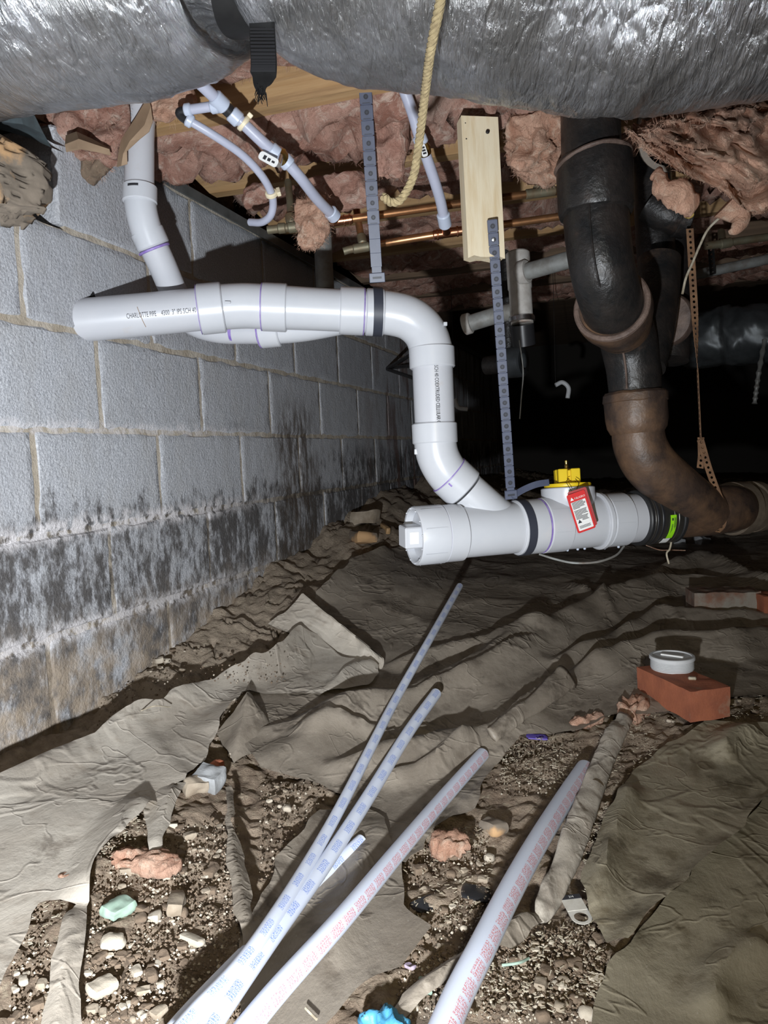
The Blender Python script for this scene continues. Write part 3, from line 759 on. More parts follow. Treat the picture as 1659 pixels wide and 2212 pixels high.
def cyl_text(p, ax, r, body, t0, size, a0, length):
    ax, N, B = cyl_frame(p, ax); v, f = text_pts(body, size); out = []
    wide = length / max(q[0] for q in v)
    for x, y, _ in v:
        a = math.radians(a0) - (y - size * 0.33) / r
        out.append(Vector(p) + ax * (t0 + x * wide) + (N * math.cos(a) + B * math.sin(a)) * (r + 0.0007))
    return M().add(out, f)
def flat_text(o, ux, uy, body, size):
    v, f = text_pts(body, size)
    return M().add([Vector(o) + ux * x + uy * y for x, y, _ in v], f)
def band(pts, wid, th, ups, m=None, tw=None):
    """flat strip along pts; ups = direction of its width (one or per point)"""
    m = m or M(); pts = [Vector(p) for p in pts]; n = len(pts); v = []; f = []
    for i in range(n):
        t = (pts[min(i + 1, n - 1)] - pts[max(i - 1, 0)]).normalized()
        u = ups[i] if isinstance(ups, list) else ups
        u = (u - t * u.dot(t)).normalized(); w = t.cross(u)
        ww = wid[i] if isinstance(wid, list) else wid
        for a, b in ((-1, -1), (1, -1), (1, 1), (-1, 1)): v.append(pts[i] + u * (a * ww / 2) + w * (b * th / 2))
    for i in range(n - 1):
        for k in range(4):
            f.append((i * 4 + k, i * 4 + (k + 1) % 4, i * 4 + 4 + (k + 1) % 4, i * 4 + 4 + k))
    f += [(3, 2, 1, 0), tuple((n - 1) * 4 + k for k in range(4))]
    return m.add(v, f)

# ---------------------------------------------------------------- floor joists and insulation overhead
JZ = 1.22
YJ = onZ(600, 236, JZ).y
ORD = ['second', 'third', 'fourth', 'fifth', 'sixth', 'seventh', 'eighth', 'ninth', 'tenth']
jl = ['wooden floor joist hidden above the foil duct', 'light wooden floor joist crossed by the white tubes just behind the foil duct', 'wooden floor joist behind the first pink batt, above the copper pipes',
      'wooden floor joist right behind the copper pipes', 'dim wooden floor joist beyond the copper pipes', 'dim wooden floor joist above the galvanized tee', 'dim floor joist behind the galvanized tee', 'far floor joist in the dark beyond the iron stacks']
joist_y = []
for k in range(-1, 7):
    y = YJ + 0.406 * k; joist_y.append(y)
    q, f = boxgrid(40, 1, 4)
    p = q * np.array([2.45, 0.019, 0.092]) + np.array([2.32, y, JZ + 0.092])
    p[:, 2] += 0.0015 * fbm(p[:, 0] * 8, p[:, 2] * 8, k, 2, 5); p[:, 1] += 0.001 * fbm(p[:, 0] * 12, p[:, 2] * 12, k, 2, 6)
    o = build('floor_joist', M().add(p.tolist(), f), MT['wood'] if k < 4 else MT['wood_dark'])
    tag(o, jl[k + 1], 'joist', 'floor joists')
def fuzz(o, count, ln, seed, pal='pink_pale', keep=None):
    rr = random.Random(seed); me = o.data; m = M(); org = o.location
    vs = [v for v in me.vertices if keep is None or keep(org + v.co)]
    for _ in range(count):
        v = vs[rr.randrange(len(vs))]
        p = org + v.co + Vector((rr.uniform(-1, 1), rr.uniform(-1, 1), 0)) * 0.008; nrm = v.normal
        d = (nrm + Vector((rr.uniform(-1, 1), rr.uniform(-1, 1), rr.uniform(-1.2, 0.6))) * 0.8).normalized()
        e = p + d * ln * rr.uniform(0.3, 1.0); s = d.cross(Vector((rr.uniform(-1, 1), rr.uniform(-1, 1), rr.uniform(-1, 1)))).normalized() * 0.0003
        mid = (p + e) / 2 + Vector((rr.uniform(-1, 1), rr.uniform(-1, 1), rr.uniform(-1, 1))) * ln * 0.12
        m.add([p - s, p + s, mid + s * 0.8, mid - s * 0.8, e], [(0, 1, 2, 3), (3, 2, 4)])
    c = build('loose_fibres', m, MT[pal], o, smooth=None); c['kind'] = 'stuff'
def batt(y0, y1, x0, x1, z, th, amp, seed, label, mt, rise=0.0, fr=6.0):
    nx = int((x1 - x0) / 0.02); ny = max(4, int((y1 - y0) / 0.022))
    q, f = boxgrid(nx, ny, 5)
    p = q * np.array([(x1 - x0) / 2, (y1 - y0) / 2, th / 2]) + np.array([(x0 + x1) / 2, (y0 + y1) / 2, z + th / 2])
    lowm = (1 - q[:, 2]) / 2
    wx = p[:, 0] + 0.06 * fbm(p[:, 0] * 5, p[:, 1] * 5, 1, 2, seed); wy = p[:, 1] + 0.06 * fbm(p[:, 0] * 5, p[:, 1] * 5, 7, 2, seed + 1)
    n1 = 0.55 - 1.5 * np.abs(fbm(wx * fr, wy * fr * 1.3, 0.5, 3, seed + 2)); n2 = fbm(wx * 18, wy * 18, 0.5, 3, seed + 3)
    p[:, 2] -= lowm * amp * (n1 + 0.25 * n2 + 0.2)
    p[:, 2] += lowm * rise * sstep(-0.2, 0.95, q[:, 1])
    p[:, 2] += 0.02 * np.clip(np.abs(q[:, 1]) - 0.75, 0, 1) / 0.25 * lowm
    p[:, 1] += 0.004 * n2
    o = build('insulation_batt', M().add(p.tolist(), f), mt, smooth=180)
    tag(o, label, 'insulation', 'pink insulation batts')
    if seed < 90: fuzz(o, 9000, 0.016, seed, 'pink', lambda p: p.x < 2.4 and p.z < 1.30)
    return o
bl = ['pink insulation batt above the foil duct strap', 'pink insulation batt with deep folds between the first two joists', 'pink insulation batt above the copper pipes', 'dull pink insulation batt behind the copper pipes',
      'dim pink insulation batt behind the wooden hanger board', 'dim pink insulation batt over the galvanized tee', 'far pink insulation batt in the dark']
for k in range(7):
    y0, y1 = joist_y[k] + 0.021, joist_y[k + 1] - 0.021
    dz = [0.055, 0.005, 0.045, 0.03, 0.03, 0.03, 0.02][k]
    batt(y0, y1, 0.02, 4.6, JZ + dz, 0.17 - dz, [0.05, 0.085, 0.06, 0.06, 0.05, 0.05, 0.05][k], 60 + 9 * k, bl[k], MT['pink'], [0.02, 0.075, 0.02, 0.02, 0.01, 0.01, 0.0][k])
# tufts pulled out of the bays
def tuft(name, label, px, py, d, dims, seed, mt='pink', amp=0.03, n=(16, 14, 14), freq=14, rot=None, fibres=0, flen=0.03, ridged=True):
    o = build(name, lump(P(px, py, d), dims, n, 0.65, amp, freq, seed, rot, 4, ridged), MT[mt], smooth=180)
    tag(o, label, 'insulation')
    if fibres: fuzz(o, fibres, flen, seed)
    return o
tuft('insulation_tuft', 'pink insulation tuft hanging beside the end of the wide white tube', 675, 478, 1.70, (0.06, 0.05, 0.115), 5, 'pink_pale', 0.014, freq=24, fibres=1500, flen=0.010)
tuft('insulation_tuft', 'greyish pink insulation wad above the hanging tuft by the copper pipes', 725, 420, 1.82, (0.16, 0.06, 0.07), 6, 'pink', 0.02)
tuft('insulation_tuft', 'small dirty insulation wad under the joist near the tan clamp', 560, 425, 1.86, (0.07, 0.05, 0.05), 7, 'pink', 0.012)
tuft('insulation_tuft', 'ragged flap of pink insulation hanging right of the near plastic strap', 838, 300, 1.62, (0.07, 0.04, 0.17), 8, 'pink', 0.02, fibres=300, flen=0.02)
tuft('insulation_tuft', 'lump of pink insulation bulging beside the black iron stack', 1160, 300, 1.60, (0.09, 0.12, 0.15), 9, 'pink_pale', 0.035, n=(20, 20, 22), freq=14, fibres=2200, flen=0.013)
tuft('insulation_tuft', 'pink insulation bunched at the top of the block wall left of the kraft paper', 165, 282, 1.585, (0.22, 0.08, 0.12), 10, 'pink', 0.035, n=(30, 14, 18), freq=13, rot=rz(math.radians(12)), fibres=2500, flen=0.014)
tuft('insulation_tuft', 'pale wisp of insulation on the first joist beside the black elbow', 372, 218, 1.55, (0.09, 0.03, 0.06), 11, 'pink_pale', 0.015, fibres=250, flen=0.02)
tuft('insulation_tuft', 'brown dirty insulation clump stuck to the wall below the kraft paper', 205, 358, 1.61, (0.055, 0.03, 0.055), 12, 'clod', 0.018, fibres=300, flen=0.012)
# the big torn batt hanging at the right
def torn_batt():
    root = thing('torn_insulation', 'large torn pink insulation batt hanging down at the right below the foil duct', 'insulation', P(1560, 480, 1.4))
    q, f = boxgrid(44, 12, 40)
    s = q / np.linalg.norm(q, axis=1, keepdims=True)
    q = q * 0.45 + s * 0.6
    # local axes: a to the right, b towards the viewer, c up
    a = q[:, 0]; b = q[:, 1]; c = q[:, 2]
    # outline from the photograph: leans out to the right, narrow at the lower left
    px = 1560 + a * 190 + c * 10
    bot = 400 + 40 * a + 46 * np.exp(-((a - 0.35) / 0.22) ** 2) - 70 * np.clip(-a - 0.25, 0, 1)
    top = 215 + 60 * np.clip(-a - 0.1, 0, 1)
    t = (c + 1) / 2
    py = bot * (1 - t) + top * t
    n1 = fbm(a * 4, b * 3, c * 4, 4, 71); n2 = 0.5 - np.abs(fbm(a * 2.2 + c, c * 3 - a, b, 3, 75)) * 1.4
    d = 1.36 - b * 0.13 - 0.05 * n2 - 0.025 * n1 + 0.05 * a
    pts = []
    for i in range(len(a)):
        pts.append(P(px[i] + 14 * n1[i], py[i] + 16 * n1[i], d[i]))
    o = build('batt', M().add(pts, f), MT['pink_pale'], root, smooth=180)
    rr = random.Random(3); m = M(); me = o.data
    for _ in range(8000):
        v = me.vertices[rr.randrange(len(me.vertices))]; p = WL[root.name] + v.co; nrm = v.normal
        dr = (nrm * 0.7 + Vector((rr.uniform(-1, 1), rr.uniform(-1, 1), rr.uniform(-1.6, 0.3))) * 0.7).normalized()
        ln = 0.018 * rr.uniform(0.2, 1.0); e = p + dr * ln; sd = dr.cross(Vector((rr.uniform(-1, 1), rr.uniform(-1, 1), rr.uniform(-1, 1)))).normalized() * 0.0003
        mid = (p + e) / 2 + Vector((rr.uniform(-1, 1), rr.uniform(-1, 1), rr.uniform(-1, 1))) * 0.003
        m.add([p - sd, p + sd, mid + sd, mid - sd, e], [(0, 1, 2, 3), (3, 2, 4)])
    c = build('loose_fibres', m, MT['pink_pale'], root, smooth=None); c['kind'] = 'stuff'
    tail = crv([P(1570, 440, 1.33), P(1600, 470, 1.33), P(1590, 495, 1.32), P(1576, 502, 1.32)], 8)
    build('hanging_tail', tube(tail, [0.03 - 0.026 * (i / (len(tail) - 1)) ** 0.6 for i in range(len(tail))], 12), MT['pink_pale'], root)
    lt = crv([P(1420, 370, 1.34), P(1440, 410, 1.33), P(1470, 425, 1.33), P(1500, 450, 1.34)], 8)
    tb = tube(lt, [0.008 + 0.016 * math.sin(math.pi * (i + 1) / (len(lt) + 1)) for i in range(len(lt))], 14)
    ar = np.array(tb.v); ar += (0.010 * fbm(ar[:, 0] * 60, ar[:, 1] * 60, ar[:, 2] * 60, 3, 9))[:, None] * np.array([0.5, 0.5, 1]); tb.v = ar.tolist()
    o2 = build('lower_wisp', tb, MT['pink_pale'], root, smooth=180)
torn_batt()
# register boot beside it
rb = thing('register_boot', 'dim tan duct collar with a red patch, left of the torn insulation', 'duct collar', P(1440, 360, 1.55))
build('collar', lathe(P(1450, 300, 1.55), unit(P(1450, 300, 1.55), P(1430, 250, 1.9)), [(0, 0.050), (0.0, 0.062), (0.01, 0.064), (0.2, 0.066), (0.2, 0.05), (0.03, 0.047)], 32, caps=False), MT['iron_pale'], rb)
build('red_panel', box(P(1440, 285, 1.62), RT * 0.035, UP * 0.022, F0 * 0.004), mat('red_panel', (0.20, 0.03, 0.02), (0.12, 0.03, 0.02), rough=0.7, scale=30), rb)
build('wood_shim', box(P(1428, 280, 1.545), RT * 0.009 , UP * 0.022, F0 * 0.004, bev=0.001), MT['pine'], rb)

# ---------------------------------------------------------------- foil duct with its strap
def duct():
    key = [(-420, 262, .165, 1.24), (-150, 255, .168, 1.20), (0, 247, .168, 1.17), (150, 236, .168, 1.14), (300, 205, .166, 1.12), (410, 165, .160, 1.10), (480, 112, .135, 1.08), (524, 58, .092, 1.07), (556, 58, .092, 1.065), (612, 124, .132, 1.05), (720, 172, .158, 1.04), (900, 203, .168, 1.02), (1100, 230, .172, 1.0), (1300, 250, .176, .99), (1420, 250, .176, .98), (1560, 232, .172, .97), (1700, 210, .168, .96), (1950, 190, .165, .95), (2300, 170, .165, .93)]
    pts = []
    for x, yb, r, d in key:
        yh = 980 - 0.04 * (x - CX); eb = math.atan((yh - yb) / FPX); ea = eb
        for _ in range(8): ea = eb + math.asin(r / (d / math.cos(ea)))
        pts.append((*P(x, yh - FPX * math.tan(ea), d), r))
    c = np.array(cr(pts, 34)); n = len(c); seg = 150
    L = np.concatenate([[0], np.cumsum(np.linalg.norm(np.diff(c[:, :3], axis=0), axis=1))])
    T = np.gradient(c[:, :3], axis=0); T /= np.linalg.norm(T, axis=1, keepdims=True)
    N = np.tile(np.array(tuple(-F0)), (n, 1)); N -= T * (N * T).sum(1, keepdims=True); N /= np.linalg.norm(N, axis=1, keepdims=True)
    B = np.cross(T, N)
    A = np.arange(seg) / seg * 2 * np.pi
    u = L[:, None] + 0 * A; ca, sa = np.cos(A)[None] + 0 * u, np.sin(A)[None] + 0 * u
    ax = u + 0.04 * fbm(u * 5, ca * 2, sa * 2, 2, 90)
    w = 0.0032 * fbm(ax * 38, ca * 1.6, sa * 1.6, 3, 91) + 0.003 * (0.5 - np.abs(fbm(ax * 26 + 2 * ca, ca * 3.5, sa * 3.5, 3, 95))) + 0.010 * fbm(u * 4, ca * 1.2, sa * 1.2, 2, 98)
    pin = np.exp(-((np.interp(np.arange(n), np.arange(n), L) - L[int(34 * 7.5)]) / 0.12) ** 2)[:, None]
    w *= 1 - 0.7 * pin
    w += pin * 0.008 * np.abs(vnoise(ca * 6 + 5, sa * 6, u * 3, 7))
    r = c[:, 3][:, None] + w
    # slightly flattened from below where it hangs
    X = c[:, None, :3] + N[:, None, :] * (ca * r)[..., None] + B[:, None, :] * (sa * r * 0.97)[..., None]
    v = X.reshape(-1, 3)
    i = np.arange(n)[:, None] * seg; k = np.arange(seg)[None]; k2 = (k + 1) % seg
    f = np.stack([i[:-1] + k, i[:-1] + k2, i[1:] + k2, i[1:] + k], -1).reshape(-1, 4)
    m = M(); m.v = v.tolist(); m.f = [tuple(q) for q in f.tolist()]
    o = build('foil_duct', m, MT['foil'], smooth=180)
    tag(o, 'silver foil wrapped flexible duct sagging across the top of the picture', 'duct')
    me = o.data; ul = me.uv_layers.new(name='UVMap')
    li = np.zeros(len(me.loops), int); me.loops.foreach_get('vertex_index', li)
    uu = L[li // seg]; vv = (li % seg) / seg
    # keep the seam continuous
    fv = vv.reshape(-1, 4); fv = np.where((fv.max(1, keepdims=True) - fv.min(1, keepdims=True) > 0.5) & (fv < 0.5), fv + 1, fv)
    ul.data.foreach_set('uv', np.stack([uu, fv.reshape(-1)], -1).ravel())
    k = int(34 * 7.45)
    return c[k], T[k], N[k], B[k]
dk, dT, dN, dB = duct()
st = thing('hanger_webbing', 'black webbing strap cinched around the foil duct with a frayed hanging tail', 'strap', P(566, 205, 0.97))
dc, dT, dN, dB = Vector(dk[:3]), Vector(dT), Vector(dN), Vector(dB)
ring = M(); v = []; f = []; sg = 64
for k in range(sg):
    a = 2 * math.pi * k / sg; d = dN * math.cos(a) + dB * math.sin(a) * 0.97
    for rr_, tt in ((0.108, -0.030), (0.108, 0.030), (0.098, 0.030), (0.098, -0.030)):
        v.append(dc + d * (rr_ + 0.002 * math.sin(5 * a)) + dT * (tt + 0.006 * math.sin(3 * a)))
for k in range(sg):
    for q in range(4): f.append((k * 4 + q, k * 4 + (q + 1) % 4, ((k + 1) % sg) * 4 + (q + 1) % 4, ((k + 1) % sg) * 4 + q))
build('loop', ring.add(v, f), MT['web'], st)
tp = crv(PP([(566, 52, 1.005), (568, 95, 0.985), (570, 140, 0.98), (568, 165, 0.98), (563, 185, 0.98), (567, 203, 0.98)]), 6)
tl = M(); n = len(tp)
band(tp, [0.033 if i < n * 0.55 else 0.033 - 0.028 * (i / (n - 1) - 0.55) / 0.45 for i in range(n)], 0.004, RT, tl)
build('tail', tl, MT['web'], st)
for i in range(2, 16):
    build('rib', band([tp[i] + RT * -0.0155 - F0 * 0.0025, tp[i] + RT * 0.0155 - F0 * 0.0025], 0.0026, 0.0014, UP), MT['black_plastic'], st)
rr = random.Random(8); fr = M()
for _ in range(40):
    a = tp[rr.randrange(int(n * 0.7), n)] + RT * rr.uniform(-0.006, 0.006); tube([a, a + RT * rr.uniform(-0.006, 0.006) - UP * rr.uniform(0.005, 0.02) - F0 * 0.003], 0.0005, 4, m=fr)
q = build('frayed_threads', fr, MT['web'], st); q['kind'] = 'stuff'
# rope
rp = crv(PP([(962, -60, 0.75), (948, 20, 0.78), (930, 110, 0.82), (917, 210, 0.90), (906, 300, 0.95), (893, 380, 0.98), (868, 428, 0.99), (845, 437, 0.99), (828, 424, 0.98)]), 26)
ro = thing('rope', 'tan twisted rope hanging in front of the foil duct with a curled end', 'rope', rp[-3])
pts, T, N = frames(rp); LL = 0
for s_ in range(3):
    h = []; LL = 0
    for i in range(len(pts)):
        if i: LL += (pts[i] - pts[i - 1]).length
        a = 2 * math.pi * (LL / 0.020 + s_ / 3); Bv = T[i].cross(N[i])
        h.append(pts[i] + (N[i] * math.cos(a) + Bv * math.sin(a)) * 0.0026)
    build('strand', tube(h, 0.0031, 8), MT['rope'], ro)

# ---------------------------------------------------------------- white PVC drain line (one glued assembly)
pvc = thing('pvc_drain_line', 'white PVC drain line running from the block wall down to the iron pipe', 'drain pipe', P(1000, 1215, 1.72))
A, B_ = P(200, 690, 1.615), P(437, 668, 1.645)
d1 = unit(A, B_)
ps = build('pipe_section', tube([A - d1 * 0.10, A, B_], 0.0445, 44), MT['pvc_pipe'], pvc)
build('printed_lettering', cyl_text(A, d1, 0.0445, 'CHARLOTTE PIPE', 0.076, 0.0145, 0, 0.060), MT['ink'], ps, smooth=None)
build('printed_lettering', cyl_text(A, d1, 0.0445, '4300  3" IPS SCH 40 CO', 0.146, 0.0145, 0, 0.087), MT['ink'], ps, smooth=None)
build('scratch', tube([cyl_frame(A, d1)[0] * (0.100 + 0.010 * k / 8) + A + (cyl_frame(A, d1)[1] * math.cos(math.radians(-22 + 7 * k)) + cyl_frame(A, d1)[2] * math.sin(math.radians(-22 + 7 * k))) * 0.0446 for k in range(9)], 0.0007, 6), MT['kraft'], ps)
c0, c1, c2 = P(476, 664, 1.655), P(530, 661, 1.66), P(590, 664, 1.665)
d2 = unit(P(590, 664, 1.665), P(790, 673, 1.68))
bend = build('bend_fitting', tube(crv([B_, c0, c1, c2], 8), [0.0525] * 3 + [0.0505] * 3 + [0.0478] * 19, 44), MT['pvc'], pvc)
h1 = build('hub', hub(P(430, 669, 1.644), d1, 0.052, 0.044, 0.0532), MT['pvc'], bend)
h2 = build('hub', hub(P(566, 663, 1.664), d2, 0.054, 0.044, 0.0515), MT['pvc'], bend)
build('primer_ring', hub(P(565, 663, 1.664), d2, 0.002, 0.044, 0.0512), MT['primer'], bend, label='purple primer ring')
build('primer_ring', hub(P(429, 669, 1.644), d1, 0.0012, 0.044, 0.0523), MT['primer'], bend)
build('locating_rib', box(P(492, 653, 1.606), d2 * 0.006, UP * 0.0022, F0 * 0.002, bev=0.0006), MT['pvc'], bend)
wye = build('wye_fitting', tube(PP([(600, 664, 1.667), (660, 667, 1.672), (740, 671, 1.677), (792, 674, 1.680)]), [0.0470, 0.0458, 0.0450, 0.0450], 44), MT['pvc'], pvc)
build('branch', tube(crv(PP([(560, 713, 1.745), (650, 706, 1.735), (735, 690, 1.715), (775, 680, 1.70)]), 6), 0.0335, 32), MT['pvc'], wye)
bh = PP([(562, 714, 1.745), (650, 706, 1.735)])
build('branch_hub', hub(bh[0], unit(*bh), 0.046, 0.03, 0.040), MT['pvc'], wye)
build('primer_ring', hub(bh[0] - unit(*bh) * 0.002, unit(*bh), 0.003, 0.03, 0.0395), MT['primer'], wye)
build('hub', hub(P(734, 671, 1.677), d2, 0.053, 0.044, 0.0512), MT['pvc'], wye)
build('primer_ring', hub(P(785, 673.5, 1.680), d2, 0.002, 0.044, 0.0508), MT['primer'], wye)
q = build('pipe_section', tube(PP([(780, 673, 1.680), (812, 674, 1.683)]), 0.0447, 40), MT['pvc_pipe'], pvc)
build('printed_lettering', cyl_text(P(786, 673, 1.68), d2, 0.0447, 'CP', 0.0015, 0.010, 8, 0.007), MT['ink'], q, smooth=None)
el = build('elbow_fitting', tube(crv(PP([(796, 674, 1.682), (838, 676, 1.685), (884, 688, 1.688), (916, 716, 1.69), (931, 755, 1.69), (933, 776, 1.69)]), 8), 0.0472, 44), MT['pvc'], pvc)
build('hub', hub(P(790, 674, 1.681), d2, 0.040, 0.044, 0.0508), MT['pvc'], el)
dv = unit(P(932, 750, 1.69), P(941, 945, 1.70))
build('hub', hub(P(932, 750, 1.69), dv, 0.046, 0.044, 0.0502), MT['pvc'], el)
build('mould_lug', box(P(962, 700, 1.66), RT * 0.004, UP * 0.004, F0 * 0.004, bev=0.001), MT['pvc'], el)
vp0, vp1 = P(934, 785, 1.69), P(940, 930, 1.70)
q = build('pipe_section', tube([vp0, vp1], 0.0445, 44), MT['pvc_pipe'], pvc)
build('printed_lettering', cyl_text(vp0, dv, 0.0445, 'SCH 40 COEXTRUDED CELLULAR C', 0.010, 0.0120, -10, 0.124), MT['ink'], q, smooth=None)
e45 = build('elbow_fitting', tube(crv(PP([(939, 930, 1.70), (941, 962, 1.702), (948, 990, 1.705), (965, 1020, 1.71), (990, 1046, 1.717)]), 8), 0.0470, 44), MT['pvc'], pvc)
build('hub', hub(P(938, 914, 1.70), dv, 0.045, 0.044, 0.0502), MT['pvc'], e45)
dd = unit(P(974, 1030, 1.713), P(1088, 1136, 1.735))
build('hub', hub(P(970, 1026, 1.712), dd, 0.047, 0.044, 0.0502), MT['pvc'], e45)
build('primer_ring', hub(P(969, 1025, 1.712), dd, 0.0022, 0.044, 0.0498), MT['primer'], e45)
build('primer_drip', cyl_patch(P(970, 1026, 1.712), dd, 0.004, 0.014, 14, 18, 0.0507), MT['primer'], e45)
build('mould_lug', box(P(899, 976, 1.69), RT * 0.004, UP * 0.006, F0 * 0.003, bev=0.001), MT['pvc'], e45)
# lower run
X0, D0_, Y0, X1, D1_, Y1 = 893, 1.665, 1158, 1447, 1.86, 1113
def lx(x):
    t = (x - X0) * D0_ / ((x - X0) * D0_ + (X1 - x) * D1_)
    return P(X0, Y0, D0_) * (1 - t) + P(X1, Y1, D1_) * t
LD = unit(lx(900), lx(1400))
def ll(a, b): return (lx(b) - lx(a)).length
co = build('cleanout_adapter', lathe(lx(893), LD, [(0.030, 0.002), (0.030, 0.052), (0.004, 0.0545), (0.0, 0.0565), (0.0, 0.0625), (0.003, 0.0645), (ll(893, 952), 0.0645), (ll(893, 952), 0.05)], 56, caps=False), MT['pvc'], pvc)
for k, a in enumerate((-58, -12, 38, 84, 130, 176, 222, 268)):
    build('grip_rib', cyl_patch(lx(893), LD, 0.008, ll(893, 945), a, a + 2.0, 0.0658, 1, 0.0015), MT['pvc'], co)
plug = build('cleanout_plug', lathe(lx(893) + LD * 0.014, LD, [(0, 0.003), (0, 0.050), (0.003, 0.0535), (0.016, 0.0535)], 56, caps=False), MT['pvc'], pvc)
ax, N_, Bq = cyl_frame(lx(893), LD)
ang = math.radians(8)
u1 = UP - LD * UP.dot(LD); u1.normalize(); u2 = LD.cross(u1)
u1, u2 = u1 * math.cos(ang) + u2 * math.sin(ang), u2 * math.cos(ang) - u1 * math.sin(ang)
build('square_head', box(lx(893) - LD * 0.002, LD * 0.024, u1 * 0.0232, u2 * 0.0232, bev=0.0025), MT['pvc'], plug)
fc = lx(893) - LD * 0.006 + (u2 if u2.dot(CAM - lx(893)) > 0 else -u2) * 0.0238
fu = LD; fv = u1
build('raised_panel', box(fc, fu * 0.010, fv * 0.013, u2 * 0.0008, bev=0.0004), MT['white_label'], plug)
build('primer_ring', hub(lx(950), LD, 0.003, 0.05, 0.0638), MT['primer'], co, label='purple primer ring')
for a in range(0, 360, 30):
    build('glue_bead', lump(lx(893) + (N_ * math.cos(math.radians(a)) + Bq * math.sin(math.radians(a))) * 0.0595 - LD * 0.001, (0.003, 0.005, 0.003), (3, 3, 3), 0.8, 0.0005, 200, a), MT['pvc'], co)
wb = build('wye_fitting', tube([lx(955), lx(1130)], 0.0573, 52), MT['pvc'], pvc)
build('hub', hub(lx(953), LD, ll(953, 994), 0.05, 0.0632), MT['pvc'], wb)
build('hub', hub(lx(1112), LD, ll(1112, 1164), 0.05, 0.0625), MT['pvc'], wb)
build('branch', tube([P(1006, 1060, 1.718), P(1050, 1101, 1.726), P(1102, 1146, 1.745)], [0.0452, 0.047, 0.050], 44), MT['pvc'], wb)
build('primer_ring', hub(lx(1163.5), LD, 0.0028, 0.05, 0.0628), MT['primer'], wb)
bwv = build('backwater_valve', tube([lx(1200), lx(1330)], 0.0600, 52), MT['pvc'], pvc)
build('hub', hub(lx(1166.5), LD, ll(1166, 1213), 0.05, 0.0636), MT['pvc'], bwv)
build('flange', hub(lx(1287), LD, 0.013, 0.05, 0.0672), MT['pvc'], bwv)
build('hub', hub(lx(1300), LD, ll(1300, 1345), 0.05, 0.0632), MT['pvc'], bwv)
rv = lx(1230); rt = P(1226, 1053, (rv - CAM).dot(F0))
rax = unit(rv, rt); rl = (rt - rv).length
build('riser', lathe(rv, rax, [(0, 0.050), (rl * 0.55, 0.0585), (rl * 0.62, 0.0612), (rl - 0.002, 0.0612), (rl, 0.0592), (rl, 0.050), (rl - 0.004, 0.049)], 52, caps=False), MT['pvc'], bwv)
for a in (-40, 8, 58):
    build('mould_rib', cyl_patch(lx(1300), LD, 0.003, ll(1300, 1342), a, a + 1.2, 0.0638, 1, 0.001), MT['pvc'], bwv)
    build('mould_rib', cyl_patch(lx(1166), LD, 0.006, ll(1166, 1210), a + 8, a + 9.2, 0.0642, 1, 0.001), MT['pvc'], bwv)
build('pipe_section', tube([lx(1335), lx(1384)], 0.0578, 48), MT['pvc_pipe'], pvc)
for x in (1225, 1247, 1262, 1305, 1335):
    dp_ = lx(x); build('water_drop', lump(dp_ - UP * (0.0605 if x < 1287 else 0.064) - F0 * 0.004, (0.006, 0.006, 0.007), (4, 4, 4), 0.9, 0.0, 1, 1), MT['pex_fit'], bwv)
# valve cap
cap = build('valve_cap', lathe(rt, rax, [(-0.004, 0.048), (0.001, 0.0525), (0.005, 0.0535), (0.009, 0.0525), (0.010, 0.030)], 52, caps=True), MT['yellow'], pvc, label='yellow plastic valve cap')
hx = RT - rax * RT.dot(rax); hx.normalize(); hy = rax.cross(hx)
hz0 = rt + rax * 0.026
for sx, sy in ((-1, -1), (-1, 1), (1, -1), (1, 1)):
    build('knob_corner', box(hz0 + hx * 0.0145 * sx + hy * 0.0145 * sy, hx * 0.0105, hy * 0.0105, rax * 0.0165, bev=0.0015), MT['yellow'], cap)
build('knob_core', box(hz0 - rax * 0.002, hx * 0.017, hy * 0.017, rax * 0.0155, bev=0.001), MT['yellow'], cap)
build('brass_stem', lathe(hz0 + rax * 0.013, rax, [(0, 0.008), (0.004, 0.008), (0.006, 0.0045), (0.013, 0.0045), (0.015, 0.0034), (0.020, 0.0042), (0.023, 0.0042), (0.024, 0.002)], 16), MT['brass'], cap, label='brass test valve stem')
# small branch pipe from above
bp0 = PP([(306, 200, 1.60), (301, 300, 1.60), (301, 405, 1.60)])
bt = build('pipe_section', tube(bp0, 0.0302, 36), MT['pvc_pipe'], pvc)
build('primer_ring', hub(P(326, 290, 1.585) - RT * 0.018, unit(bp0[0], bp0[1]), 0.003, 0.02, 0.0305), MT['primer'], bt) if False else None
be = build('bend_fitting', tube(crv(PP([(302, 402, 1.60), (303, 440, 1.602), (311, 480, 1.61), (327, 528, 1.625)]), 8), 0.0325, 36), MT['pvc'], pvc)
db1 = unit(bp0[1], bp0[2]); db2 = unit(P(322, 512, 1.62), P(376, 632, 1.66))
build('hub', hub(P(302, 402, 1.60), db1, 0.036, 0.03, 0.0352), MT['pvc'], be)
build('hub', hub(P(316, 497, 1.618), db2, 0.036, 0.03, 0.0350), MT['pvc'], be)
build('primer_ring', hub(P(332, 536, 1.632), db2, 0.005, 0.02, 0.0345), MT['primer'], be)
build('hub_stamp', cyl_patch(P(302, 402, 1.60), db1, 0.008, 0.013, 5, 42, 0.0356, 6), MT['ink'], be)
ddp = crv(PP([(322, 512, 1.62), (350, 572, 1.66), (380, 640, 1.715), (410, 690, 1.75), (470, 712, 1.76), (560, 714, 1.747)]), 8)
build('pipe_section', tube(ddp, 0.0302, 36), MT['pvc_pipe'], pvc)
build('primer_smear', hub(P(500, 713, 1.757), unit(P(500, 713, 1.757), P(560, 714, 1.747)), 0.010, 0.02, 0.0312), MT['primer'], bt)
